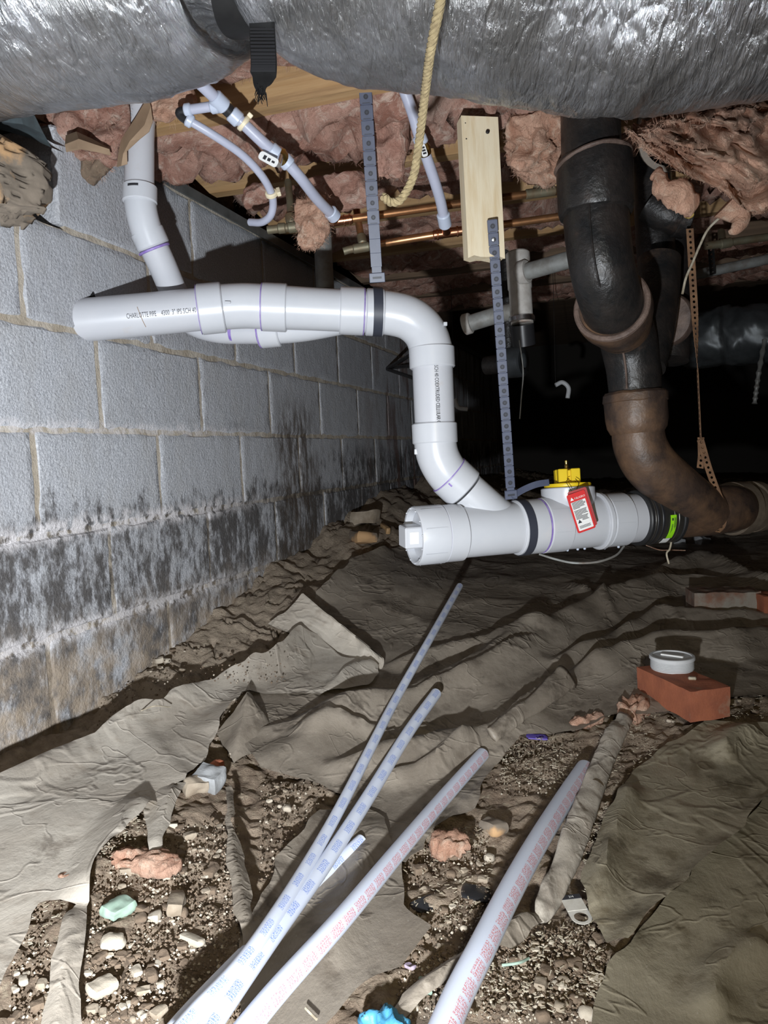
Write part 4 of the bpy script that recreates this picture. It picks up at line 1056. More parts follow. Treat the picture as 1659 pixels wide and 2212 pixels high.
# near-black patch painted as the shade in the broken mortar around the pipe
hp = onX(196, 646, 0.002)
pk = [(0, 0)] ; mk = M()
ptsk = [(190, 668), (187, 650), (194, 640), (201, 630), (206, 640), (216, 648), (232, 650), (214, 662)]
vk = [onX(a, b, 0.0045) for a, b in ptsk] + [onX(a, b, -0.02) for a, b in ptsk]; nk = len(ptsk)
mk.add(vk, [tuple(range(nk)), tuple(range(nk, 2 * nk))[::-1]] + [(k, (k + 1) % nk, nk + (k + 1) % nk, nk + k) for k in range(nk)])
build('pocket_shade', mk, MT['dark'], w_obj, smooth=None)

# rubber coupling
cp = thing('rubber_coupling', 'black shielded pipe coupling with four clamps and a green label', 'coupling', lx(1410) - UP * 0.066)
cL = ll(1371, 1449)
build('sleeve', lathe(lx(1371), LD, [(0, 0.056), (0, 0.0645), (0.003, 0.0668), (0.009, 0.0668), (0.011, 0.0645), (cL - 0.011, 0.0645), (cL - 0.009, 0.0672), (cL - 0.002, 0.0672), (cL, 0.064), (cL, 0.055)], 56, caps=False), MT['rubber'], cp)
build('shield', hub(lx(1371) + LD * 0.010, LD, cL - 0.020, 0.06, 0.0655), MT['black_steel'], cp, label='dark steel shield')
for t in (0.016, 0.030, 0.062, 0.074):
    o = build('clamp_band', hub(lx(1371) + LD * t, LD, 0.008, 0.06, 0.0666), MT['black_plastic'] if t < 0.05 else MT['black_steel'], cp)
    ax_, n_, b_ = cyl_frame(lx(1371), LD); sp_ = lx(1371) + LD * (t + 0.004) + (n_ * math.cos(math.radians(-68)) + b_ * math.sin(math.radians(-68))) * 0.0715
    build('clamp_screw', lathe(sp_ - UP * 0.0 - RT * 0.004, RT, [(0, 0.002), (0, 0.0045), (0.004, 0.0045), (0.004, 0.003), (0.010, 0.003), (0.010, 0.0045), (0.013, 0.0045)], 10), MT['steel'], o, label='shiny clamp screw')
lb = build('green_sticker', cyl_patch(lx(1371), LD, 0.050, 0.066, 0, 52, 0.0676, 10), MT['green_label'], cp, label='bright green sticker')
build('sticker_logo', cyl_patch(lx(1371), LD, 0.0535, 0.0575, 6, 11, 0.0680, 3), MT['ink'], lb)
for k in range(5):
    build('print_line', cyl_patch(lx(1371), LD, 0.060 + 0.0011 * k, 0.0604 + 0.0011 * k, 4 + 2 * (k % 2), 24 + 3 * (k % 3), 0.0680, 4), MT['ink'], lb)
for k in range(3):
    build('print_line', cyl_patch(lx(1371), LD, 0.054 + 0.0013 * k, 0.0545 + 0.0013 * k, 18, 38 - 3 * k, 0.0680, 4), MT['ink'], lb)
build('white_sticker', cyl_patch(lx(1371), LD, 0.044, 0.063, 53, 70, 0.0676, 6), MT['white_label'], cp)

# red warning tag on a wire
tg = thing('warning_tag', 'red and white warning tag wired to the yellow valve cap', 'tag', P(1250, 1150, 1.70))
q0, q1, q3 = P(1223, 1071, 1.675), P(1262, 1057, 1.675), P(1243, 1155, 1.69)
tu = unit(q0, q1); tw = (q1 - q0).length
tvv = (q3 - q0); tvv -= tu * tvv.dot(tu); th_ = tvv.length; tvd = tvv.normalized()   # downwards
tn = tu.cross(tvd); tn = tn if tn.dot(CAM - q0) > 0 else -tn
cen = q0 + tu * tw / 2 + tvd * th_ / 2
def card(o, ux, uy, w, h, r, th, nrm):
    pts = []
    for cx_, cy_, a0 in ((w / 2 - r, h / 2 - r, 0), (-w / 2 + r, h / 2 - r, 90), (-w / 2 + r, -h / 2 + r, 180), (w / 2 - r, -h / 2 + r, 270)):
        for k in range(5):
            a = math.radians(a0 + 22.5 * k); pts.append((cx_ + r * math.cos(a), cy_ + r * math.sin(a)))
    n = len(pts); v = [o + ux * x + uy * y + nrm * th / 2 for x, y in pts] + [o + ux * x + uy * y - nrm * th / 2 for x, y in pts]
    f = [tuple(range(n)), tuple(range(n, 2 * n))[::-1]] + [(k, n + k, n + (k + 1) % n, (k + 1) % n) for k in range(n)]
    return M().add(v, f)
cd0 = build('card', card(cen, tu, tvd, tw, th_, 0.004, 0.0012, tn), MT['red_tag'], tg)
build('back_card', card(cen + tu * 0.006 - tn * 0.006 - tvd * 0.004, (tu * 0.98 + tn * 0.15).normalized(), tvd, tw, th_, 0.004, 0.0012, tn), MT['red_dark'], tg)
build('white_panel', card(cen + tvd * th_ * 0.08 + tn * 0.0009, tu, tvd, tw * 0.80, th_ * 0.74, 0.0015, 0.0008, tn), MT['white_label'], tg)
o0 = q0 + tu * tw * 0.36 + tvd * th_ * 0.16 + tn * 0.001
build('warning_word', flat_text(o0 + tn * 0.0004, tu, -tvd, 'PELIGRO', 0.0062), MT['white_label'], tg, smooth=None)
def tri(o, s): return M().add([o, o + tu * s, o + tu * s * 0.5 - tvd * s * 0.9, o + tn * 0.0005, o + tu * s + tn * 0.0005, o + tu * s * 0.5 - tvd * s * 0.9 + tn * 0.0005], [(0, 2, 1), (3, 4, 5), (0, 1, 4, 3), (1, 2, 5, 4), (2, 0, 3, 5)])
build('warning_triangle', tri(q0 + tu * tw * 0.12 + tvd * th_ * 0.165 + tn * 0.001, 0.008), MT['white_label'], tg, smooth=None)
build('black_triangle', tri(q0 + tu * tw * 0.16 + tvd * th_ * 0.76 + tn * 0.0015, 0.009), MT['ink'], tg, smooth=None)
rr = random.Random(2)
for k in range(19):
    fy = 0.225 + 0.0265 * k
    if 6.5 < k < 7.5: continue
    x0_, x1_ = 0.14, 0.86 - rr.uniform(0, 0.12)
    if k in (6, 13): x1_ = 0.5
    if k > 16: x0_ = 0.44
    a = q0 + tu * tw * x0_ + tvd * th_ * fy + tn * 0.0016; b = q0 + tu * tw * x1_ + tvd * th_ * fy + tn * 0.0016
    build('print_line', box((a + b) / 2, tu * (b - a).length / 2, tvd * 0.0006, tn * 0.0002), MT['ink'], tg, smooth=None)
for k in range(3):
    a = q0 + tu * tw * 0.18 + tvd * th_ * (0.84 + 0.025 * k) + tn * 0.0016
    build('print_line', box(a + tu * tw * 0.3, tu * tw * 0.3, tvd * 0.0005, tn * 0.0002), MT['ink'], tg, smooth=None)
wr = crv([q0 + tu * tw * 0.42 + tvd * th_ * 0.13 + tn * 0.002, P(1227, 1048, 1.70), P(1223, 1040, 1.715), P(1229, 1034, 1.73)], 6)
build('wire', tube(wr, 0.0008, 6), MT['brass'], tg)
wr = crv([q0 + tu * tw * 0.42 + tvd * th_ * 0.13 + tn * 0.002, P(1246, 1058, 1.70), P(1250, 1044, 1.712), P(1243, 1034, 1.73)], 6)
build('wire', tube(wr, 0.0008, 6), MT['brass'], tg)

# ---------------------------------------------------------------- plastic hanger straps
def hanger(name, label, pts, wid, pitch, ring_c, ring_ax, ring_r, a0, a1, screws=(), plain_end=0):
    root = thing(name, label, 'pipe strap', ring_c - Vector((0, 0, ring_r)))
    a, b = Vector(pts[0]), Vector(pts[-1]); t = (b - a).normalized(); L = (b - a).length
    u = RT - t * RT.dot(t); u.normalize(); w = t.cross(u); w = w if w.dot(CAM - a) > 0 else -w
    build('band', box((a + b) / 2, t * L / 2, u * wid * 0.40, w * 0.0008), MT['strap'], root)
    n = int(L / pitch)
    for k in range(n):
        c = a + t * (k + 0.5) * pitch
        if c is None or k >= n - plain_end:
            s = build('segment', box(c, t * pitch * 0.5, u * wid * 0.46, w * 0.0014, bev=0.0004), MT['strap'], root); continue
        s = build('segment', box(c, t * pitch * 0.475, u * wid * 0.5, w * 0.0017, bev=0.0006), MT['strap'], root)
        rgm = lathe(c + w * 0.0015, w, [(0, 0.0050), (0.0009, 0.0050), (0.0009, 0.0036), (0.0004, 0.0030)], 14)
        build('hole', rgm, MT['strap_hole'], s)
        if k in screws: build('nail_head', lathe(c + w * 0.0018, w, [(0, 0.0042), (0.0016, 0.0036), (0.0022, 0.0016)], 12), MT['steel'], s)
        build('ridge', box(c + t * pitch * 0.40 + w * 0.0017, t * 0.0006, u * wid * 0.30, w * 0.0004), MT['strap_hole'], s)
    # buckle
    bk = build('buckle', box(b - t * 0.004, t * 0.010, u * wid * 0.66, w * 0.004, bev=0.001), MT['strap'], root)
    build('slot', box(b - t * 0.004 + w * 0.004, t * 0.0022, u * wid * 0.38, w * 0.0006), MT['strap_hole'], bk)
    # loop round the pipe
    axn, Nn, Bn = cyl_frame(ring_c, ring_ax); m = M(); v = []; f = []; sg = 48
    for k in range(sg):
        aa = 2 * math.pi * k / sg; d = Nn * math.cos(aa) + Bn * math.sin(aa)
        sh = 0.0015 * math.sin(aa)
        for r_, tt in ((ring_r + 0.0015, -wid * a0), (ring_r + 0.0015, wid * a0), (ring_r, wid * a0), (ring_r, -wid * a0)):
            v.append(ring_c + d * r_ + axn * (tt + sh))
    for k in range(sg):
        for q in range(4): f.append((k * 4 + q, k * 4 + (q + 1) % 4, ((k + 1) % sg) * 4 + (q + 1) % 4, ((k + 1) % sg) * 4 + q))
    build('loop', m.add(v, f), MT['strap_dark'], root)
    return root, t, u, w, b
hanger('plastic_pipe_strap', 'blue-grey plastic pipe strap hanging from the joist to the upper white elbow', [P(789, 192, 1.535), P(815, 604, 1.655)], 0.0255, 0.0283, P(815, 674, 1.6835), d2, 0.0511, 0.40, 0.4, plain_end=3)
r2, t2_, u2_, w2_, b2_ = hanger('plastic_pipe_strap', 'blue-grey plastic pipe strap nailed to the board and holding the lower white pipe', [P(1063, 474, 1.498), P(1104, 1072, 1.668)], 0.0200, 0.0249, lx(1124), LD, 0.0629, 0.48, 0.4, screws=(1,))
build('loose_end', band(crv([b2_ + w2_ * 0.004, P(1132, 1057, 1.67), P(1160, 1046, 1.675), P(1186, 1042, 1.68)], 5), 0.014, 0.0012, UP), MT['strap'], r2)
# board that carries the second strap
bd = thing('hanger_board', 'pale pine board hanging from the joist behind the blue-grey strap', 'board', P(1046, 562, 1.53))
bt0, bt1 = P(1031, 260, 1.53), P(1046, 560, 1.53)
bt_, bL = unit(bt0, bt1), (bt1 - bt0).length
bu = (RT * 0.985 + F0 * 0.17); bu -= bt_ * bu.dot(bt_); bu.normalize(); bw_ = bt_.cross(bu); bw_ = bw_ if bw_.dot(CAM - bt0) > 0 else -bw_
q, f = boxgrid(6, 2, 60)
vb = [(bt0 + bt1) / 2 + bu * a * 0.0378 + bw_ * b * 0.016 + bt_ * (c * bL / 2 + (0.004 * float(vnoise(a * 4, b * 4, 1)) if c > 0.99 else 0)) for a, b, c in q]
build('plank', M().add(vb, f), MT['pine'], bd)
for px_, py_ in ((1004, 268), (1053, 286), (1006, 302)):
    build('nail_head', lathe(P(px_, py_, 1.5135) - F0 * 0.0015, -F0, [(0, 0.004), (0.002, 0.004), (0.003, 0.001)], 10), MT['iron'], bd)
build('knot', lump(P(1019, 392, 1.5140), (0.016, 0.002, 0.024), (6, 2, 6), 0.9, 0.001, 90, 4, rz(TH)), mat('knot', (0.42, 0.27, 0.13), (0.28, 0.16, 0.07), rough=0.7, scale=80), bd)

# ---------------------------------------------------------------- milky tubes, copper and valves overhead
def clip(root, p, ax, r):
    ax = Vector(ax).normalized(); o = build('clamp', hub(p, ax, 0.010, r, r + 0.0045), MT['tan'], root)
    n_ = cyl_frame(p, ax); build('clamp_foot', box(p + ax * 0.005 + n_[2] * -(r + 0.007) + n_[1] * 0.0, ax * 0.005, n_[1] * 0.009, n_[2] * 0.004, bev=0.001), MT['tan'], o)
tb = thing('pex_tube', 'wide milky water tube running from the duct down to the copper tee', 'water tube', P(720, 465, 1.68))
m1 = PP([(395, 140, 1.38), (430, 178, 1.40), (472, 218, 1.44)])
build('tube', tube(m1, 0.0112, 20), MT['pex_body'], tb)
m2 = crv(PP([(500, 242, 1.46), (560, 300, 1.49), (592, 328, 1.51)]), 6); build('tube', tube(m2, 0.0112, 20), MT['pex_body'], tb)
m3 = crv(PP([(615, 345, 1.53), (650, 385, 1.56), (685, 430, 1.62), (722, 468, 1.69)]), 8); build('tube', tube(m3, 0.0112, 20), MT['pex_body'], tb)
tm = unit(m1[1], m1[2])
for (x, y, d, nx_, ny_, nd) in ((462, 208, 1.43, 486, 232, 1.452), (498, 243, 1.462, 518, 262, 1.472), (583, 320, 1.505, 600, 336, 1.515), (611, 341, 1.525, 626, 358, 1.535), (712, 456, 1.672, 724, 470, 1.692)):
    a = P(x, y, d); b = P(nx_, ny_, nd); build('sleeve', hub(a, unit(a, b), (b - a).length, 0.008, 0.0152), MT['pex_fit'], tb)
build('tee_fitting', tube(PP([(480, 226, 1.448), (506, 250, 1.466)]), 0.0125, 18), MT['black_plastic'], tb)
clip(tb, P(522, 262, 1.474), unit(P(500, 242, 1.46), P(560, 300, 1.49)), 0.0118)
vl = build('shutoff_valve', tube(PP([(596, 333, 1.515), (606, 336, 1.515), (617, 350, 1.53)]), [0.0128, 0.0155, 0.0128], 18), MT['brass'], tb)
build('valve_stem', tube(PP([(606, 338, 1.505), (601, 356, 1.485)]), 0.006, 12), MT['steel'], vl)
hx_ = unit(P(562, 333, 1.48), P(600, 354, 1.48)); hy_ = UP - hx_ * UP.dot(hx_); hy_.normalize()
hd = build('lever', card(P(580, 344, 1.478), hx_, hy_, 0.040, 0.017, 0.006, 0.002, hx_.cross(hy_)), MT['white_label'], vl, label='white plastic lever')
for k in range(3):
    build('lever_print', box(P(572 + 9 * k, 340 + 5 * k, 1.4765), hx_ * 0.003, hy_ * (0.004 - 0.001 * k), F0 * 0.0003), MT['ink'], hd, smooth=None)
t2b = thing('pex_tube', 'thin milky tube branching at the black elbow and curling back to the copper', 'water tube', P(545, 482, 1.66))
build('tube', tube(PP([(470, 228, 1.448), (404, 238, 1.455)]), 0.0092, 18), MT['pex_body'], t2b)
build('sleeve', hub(P(472, 229, 1.447), unit(P(472, 228, 1.447), P(404, 238, 1.455)), 0.016, 0.007, 0.0125), MT['pex_fit'], t2b)
build('sleeve', hub(P(414, 237, 1.454), unit(P(472, 228, 1.447), P(404, 238, 1.455)), 0.014, 0.007, 0.0125), MT['pex_fit'], t2b)
build('elbow_fitting', tube(crv(PP([(412, 238, 1.455), (398, 240, 1.456), (388, 243, 1.458), (392, 251, 1.46), (404, 260, 1.46)]), 5), 0.0085, 16), MT['black_plastic'], t2b)
build('sleeve', hub(P(402, 256, 1.46), unit(P(402, 256, 1.46), P(430, 274, 1.47)), 0.014, 0.007, 0.0125), MT['pex_fit'], t2b)
build('tube', tube(crv(PP([(402, 257, 1.46), (455, 288, 1.48), (520, 332, 1.52), (562, 375, 1.56), (584, 412, 1.60), (590, 440, 1.63), (584, 466, 1.65), (565, 480, 1.67), (540, 480, 1.69)]), 8), 0.0081, 18), MT['pex_body'], t2b)
clip(t2b, P(585, 414, 1.602), unit(P(580, 400, 1.59), P(588, 430, 1.62)), 0.0085)
t3b = thing('pex_tube', 'milky tube behind the rope running from the duct to the lower copper pipe', 'water tube', P(962, 490, 1.72))
build('tube', tube(crv(PP([(868, 180, 1.50), (890, 240, 1.53), (906, 295, 1.56), (918, 330, 1.58), (940, 395, 1.63), (953, 440, 1.67), (962, 490, 1.72)]), 8), 0.0115, 18), MT['pex_body'], t3b)
for (x, y, d, nx_, ny_, nd) in ((904, 292, 1.555, 912, 312, 1.565), (957, 462, 1.69, 962, 488, 1.72)):
    a = P(x, y, d); b = P(nx_, ny_, nd); build('sleeve', hub(a, unit(a, b), (b - a).length, 0.008, 0.0145), MT['pex_fit'], t3b)
v3 = build('shutoff_valve', tube(PP([(911, 312, 1.565), (915, 321, 1.57), (919, 332, 1.58)]), [0.0128, 0.0150, 0.0128], 16), MT['brass'], t3b)
hx_ = unit(P(911, 314, 1.55), P(918, 336, 1.55)); hy_ = RT - hx_ * RT.dot(hx_); hy_.normalize()
hd = build('lever', card(P(915, 325, 1.55), hx_, hy_, 0.026, 0.012, 0.004, 0.002, hx_.cross(hy_)), MT['white_label'], v3)
for k in range(3): build('lever_print', box(P(913.5 + 2 * k, 319 + 6 * k, 1.5485), hx_ * 0.0018, hy_ * 0.0035, F0 * 0.0003), MT['ink'], hd, smooth=None)
# copper
def pipe_thing(name, label, cat, runs, fits, mt, mtf):
    allp = [P(*p) for r in runs for p in r[0]]
    lo = min(allp, key=lambda p: p.z)
    root = thing(name, label, cat, lo)
    for pts, r, *mm in runs: build('pipe', tube(crv(PP(pts), 6) if len(pts) > 2 else PP(pts), r, 16), MT[mm[0]] if mm else MT[mt], root)
    for (a, b, r, *mm) in fits:
        a, b = P(*a), P(*b); build('fitting', hub(a, unit(a, b), (b - a).length, r * 0.6, r), MT[mm[0]] if mm else MT[mtf], root)
    return root
pipe_thing('copper_pipe', 'upper copper water pipe crossing behind the near plastic strap and the board', 'pipe',
    [([(578, 497, 1.78), (700, 482, 1.77)], 0.0095, 'copper_old'), ([(700, 482, 1.77), (760, 473, 1.77), (900, 453, 1.78), (1000, 439, 1.79), (1100, 425, 1.80), (1215, 409, 1.81)], 0.0088),
     ([(622, 392, 1.85), (626, 430, 1.82), (631, 492, 1.78)], 0.0085, 'copper_old'), ([(762, 384, 1.86), (768, 430, 1.84)], 0.0085), ([(1163, 360, 1.82), (1166, 418, 1.81)], 0.008, 'copper_old')],
    [((600, 494, 1.778), (618, 492, 1.777), 0.0118, 'copper_old'), ((622, 492, 1.776), (646, 489, 1.775), 0.0125, 'copper_old'), ((626, 464, 1.79), (630, 486, 1.782), 0.0120, 'copper_old'), ((706, 481, 1.77), (762, 473, 1.77), 0.0108, 'copper_new'), ((718, 462, 1.745), (724, 478, 1.765), 0.0100, 'copper_new'),
     ((742, 476, 1.77), (746, 475.5, 1.77), 0.0128, 'copper_new'), ((754, 474, 1.77), (758, 473.5, 1.77), 0.0128, 'copper_new'), ((1135, 420, 1.803), (1200, 411, 1.808), 0.0112, 'copper_old'), ((1160, 400, 1.812), (1166, 414, 1.81), 0.0112, 'copper_old')], 'copper', 'copper_old')
pipe_thing('copper_pipe', 'lower copper water pipe with a shiny tee under the milky tube', 'pipe',
    [([(742, 543, 1.82), (760, 538, 1.82), (800, 532, 1.82)], 0.0090, 'copper_old'), ([(800, 532, 1.82), (850, 522, 1.80), (1000, 498, 1.78), (1215, 467, 1.78)], 0.0088), ([(768, 440, 1.85), (776, 490, 1.84), (784, 530, 1.82)], 0.0085)],
    [((762, 538, 1.82), (798, 532, 1.82), 0.0112, 'copper_old'), ((780, 508, 1.83), (784, 528, 1.82), 0.0110, 'copper_old'), ((935, 508, 1.785), (1008, 497, 1.78), 0.0106, 'copper_new'), ((943, 507, 1.785), (947, 506.5, 1.785), 0.0124, 'copper_new'), ((986, 500, 1.782), (990, 499.5, 1.782), 0.0124, 'copper_new'), ((962, 486, 1.745), (965, 502, 1.775), 0.0104, 'copper_new')], 'copper', 'copper_old')
pipe_thing('copper_pipe', 'dim copper pipe far right below the torn insulation', 'pipe', [([(1560, 527, 2.2), (1600, 520, 2.2), (2500, 395, 2.2)], 0.011, 'copper_old'), ([(1558, 500, 2.25), (1562, 528, 2.2)], 0.010, 'copper_old')], [((1555, 528, 2.2), (1580, 523, 2.2), 0.014, 'copper_old')], 'copper_old', 'copper_old')
pipe_thing('steel_conduit', 'grey steel pipe in the background right of the rusty perforated strap', 'pipe', [([(1490, 596, 2.6), (2500, 380, 2.6)], 0.017)], [], 'galv', 'galv')
# grey vent pipe and galvanized tee behind
vp = thing('vent_pipe', 'grey vertical pipe standing behind the pink tuft', 'pipe', P(705, 660, 2.25))
build('pipe', tube(PP([(694, 440, 2.25), (699, 560, 2.25), (704, 650, 2.25)]), 0.0262, 28), MT['galv'], vp)
build('hub', hub(P(703, 628, 2.25), unit(P(694, 440, 2.25), P(704, 650, 2.25)), 0.03, 0.02, 0.034), MT['iron'], vp)
gt = thing('galvanized_drain', 'whitish galvanized tee with grey arms and a clamp behind the far plastic strap', 'pipe', P(1120, 730, 2.15))
ga, gb = P(1118, 545, 2.12), P(1128, 700, 2.12)
build('tee_body', lathe(ga, unit(ga, gb), [(0, 0.02), (0, 0.030), (0.004, 0.033), (0.10, 0.033), (0.104, 0.031), ((gb - ga).length, 0.031)], 32), MT['galv_white'], gt)
gc, gd_ = P(1128, 590, 2.09), P(1260, 552, 1.98)
build('arm', tube([gc, gd_], 0.0225, 24), MT['galv'], gt)
build('arm_hub', hub(P(1122, 591, 2.095), unit(gc, gd_), 0.025, 0.02, 0.032), MT['galv_white'], gt)
build('arm', tube(PP([(1010, 700, 2.22), (1075, 680, 2.18), (1110, 672, 2.15)]), 0.0235, 24), MT['galv'], gt)
build('arm_hub', hub(P(1002, 702, 2.22), unit(P(1010, 700, 2.22), P(1075, 680, 2.18)), 0.022, 0.02, 0.030), MT['galv_white'], gt)
build('clamp_band', hub(P(1127, 684, 2.12), unit(ga, gb), 0.016, 0.03, 0.036), MT['steel'], gt, label='shiny clamp band')
build('lower_coupling', tube([gb, P(1132, 745, 2.14)], 0.032, 28), MT['black_plastic'], gt)

# ---------------------------------------------------------------- cast-iron stacks
ci = thing('cast_iron_stack', 'black and rusty cast-iron drain stack with a bend down to the coupling', 'iron pipe', P(1500, 1165, 1.87))
q = tube(PP([(1274, 120, 1.50), (1275, 240, 1.50), (1277, 345, 1.50)]), 0.0570, 44); build('pipe', q, MT['iron'], ci)
hb = lathe(P(1283, 348, 1.50), unit(P(1283, 348, 1.50), P(1287, 450, 1.50)), [(-0.004, 0.054), (-0.005, 0.066), (0.0, 0.0725), (0.012, 0.0738), (0.095, 0.0725), (0.104, 0.069), (0.108, 0.060)], 48, caps=False)
ar = np.array(hb.v); ar += 0.002 * np.stack([fbm(ar[:, 0] * 40, ar[:, 1] * 40, ar[:, 2] * 40, 3, s) for s in (1, 2, 3)], -1); hb.v = ar.tolist()
build('hub', hb, MT['iron'], ci)
lip = tube([P(1281, 348, 1.50) + (RT * math.cos(a) + F0 * math.sin(a)) * 0.0705 - UP * 0.004 * math.cos(a * 2) + UP * (0.012 * math.cos(a)) for a in np.linspace(0, 2 * math.pi, 41)], 0.0045, 8, caps=False)
build('hub_lip', lip, MT['iron_lip'], ci, label='crusty rim of the hub')
bdp = cr([(*P(1286, 440, 1.50), .0625), (*P(1290, 500, 1.50), .0625), (*P(1299, 570, 1.50), .0615), (*P(1312, 625, 1.525), .0615), (*P(1326, 668, 1.57), .061), (*P(1340, 705, 1.64), .06)], 9)
tbm = tube([Vector(p[:3]) for p in bdp], [float(p[3]) for p in bdp], 44)
build('bend', tbm, MT['iron'], ci)
sx_ = [Vector(p[:3]) - (F0 * 0.0 - (CAM - Vector(p[:3])).normalized() * (float(p[3]) + 0.0005)) - RT * 0.012 for p in bdp[:-6]]
build('mould_seam', tube(sx_, 0.0022, 8), MT['iron'], ci)
la = unit(P(1312, 640, 1.53), P(1350, 715, 1.68))
lc = P(1322, 662, 1.565)
build('branch_hub', lathe(lc, la, [(-0.004, 0.060), (-0.006, 0.070), (0.0, 0.0765), (0.012, 0.078), (0.030, 0.077), (0.06, 0.070), (0.10, 0.062)], 48, caps=False), MT['iron_rust'], ci)
n1_ = la.orthogonal().normalized(); n2_ = la.cross(n1_)
build('hub_lip', tube([lc - la * 0.004 + (n1_ * math.cos(a) + n2_ * math.sin(a)) * 0.071 for a in np.linspace(0, 2 * math.pi, 49)], 0.0065, 10, caps=False), MT['iron_lip'], ci)
wbp = cr([(*P(1345, 690, 1.70), .060), (*P(1358, 740, 1.74), .062), (*P(1367, 790, 1.755), .0600), (*P(1371, 835, 1.76), .0585), (*P(1372, 862, 1.76), .0575)], 8)
build('wye_body', tube([Vector(p[:3]) for p in wbp], [float(p[3]) for p in wbp], 44), MT['iron'], ci)
build('mould_seam', tube(crv(PP([(1337, 728, 1.685), (1346, 760, 1.69), (1352, 800, 1.697), (1354, 840, 1.70)]), 6), 0.0025, 8), MT['iron_lip'], ci)
sa = cr([(*P(1424, 560, 1.86), .050), (*P(1420, 640, 1.84), .050), (*P(1405, 720, 1.80), .052), (*P(1385, 790, 1.775), .055)], 8)
build('straight_arm', tube([Vector(p[:3]) for p in sa], [float(p[3]) for p in sa], 36), MT['iron'], ci)
hh = P(1372, 850, 1.76); hax = unit(P(1371, 840, 1.76), P(1376, 940, 1.765))
hb = lathe(hh, hax, [(-0.002, 0.056), (-0.004, 0.066), (0.002, 0.0715), (0.018, 0.0725), (0.020, 0.0700), (0.060, 0.0690), (0.078, 0.066), (0.092, 0.058)], 48, caps=False)
ar = np.array(hb.v); ar += 0.0015 * np.stack([fbm(ar[:, 0] * 50, ar[:, 1] * 50, ar[:, 2] * 50, 3, s) for s in (4, 5, 6)], -1); hb.v = ar.tolist()
build('hub', hb, MT['iron_rust'], ci)
lbp = cr([(*P(1377, 920, 1.765), .0580), (*P(1382, 960, 1.77), .0595), (*P(1402, 1000, 1.78), .0605), (*P(1440, 1038, 1.80), .0600), (*P(1486, 1076, 1.83), .0590), (*P(1530, 1108, 1.875), .057)], 8)
build('bend', tube([Vector(p[:3]) for p in lbp], [float(p[3]) for p in lbp], 44), MT['iron_rust'], ci)
lrp = cr([(*lx(1436), .0570), (*P(1490, 1108, 1.875), .0590), (*P(1540, 1103, 1.885), .0600), (*P(1575, 1099, 1.90), .0575), (*P(1592, 1098, 1.92), .055)], 8)
build('run_pipe', tube([Vector(p[:3]) for p in lrp], [float(p[3]) for p in lrp], 44), MT['iron_rust'], ci)
far = thing('iron_drain_pipe', 'pale dusty iron pipe continuing right of the rusty bend', 'iron pipe', P(1630, 1160, 2.1))
fa, fb = P(1560, 1101, 1.93), P(2300, 1056, 2.75); fx = unit(fa, fb)
build('pipe', tube([fa, fb], 0.0605, 36), MT['iron_pale'], far)
build('hub', hub(P(1578, 1099, 1.945), fx, 0.045, 0.055, 0.0680), MT['iron_pale'], far)
build('hub', hub(P(1618, 1095, 1.985), fx, 0.028, 0.055, 0.0665), MT['iron_pale'], far)
s2 = thing('cast_iron_stack', 'second black iron stack in the dark behind the main one', 'iron pipe', P(1420, 770, 1.98))
build('pipe', tube(PP([(1406, 330, 1.95), (1412, 460, 1.95), (1420, 600, 1.96)]), 0.047, 32), MT['iron'], s2)
build('hub', lathe(P(1413, 578, 1.95), unit(P(1412, 460, 1.95), P(1420, 600, 1.96)), [(0, 0.046), (0, 0.060), (0.012, 0.062), (0.04, 0.060), (0.045, 0.05)], 36, caps=False), MT['iron_rust'], s2)
tx = PP([(1405, 440, 1.88), (1440, 462, 1.87), (1470, 468, 1.87)])
build('side_inlet', tube(crv(tx, 6), 0.044, 32), MT['iron'], s2)
build('inlet_rim', hub(P(1462, 466, 1.87), unit(tx[1], tx[2]), 0.028, 0.03, 0.050), MT['iron'], s2)
build('lower_pipe', tube(PP([(1452, 500, 2.0), (1455, 640, 2.0), (1448, 780, 1.98)]), 0.046, 32), MT['iron'], s2)
lc2 = P(1436, 690, 1.92); la2 = unit(P(1424, 690, 1.90), P(1462, 700, 2.02))
build('end_cover', lathe(lc2, la2, [(0, 0.004), (-0.004, 0.040), (0, 0.062), (0.008, 0.066), (0.03, 0.066), (0.03, 0.04)], 40, caps=False), MT['iron_lip'], s2)
am = tuft('resin_blob', 'glossy amber drip on the black inlet under the torn insulation', 1488, 455, 1.80, (0.022, 0.02, 0.03), 31, 'amber', 0.004, (8, 8, 8), 60)
am['category'] = 'resin'
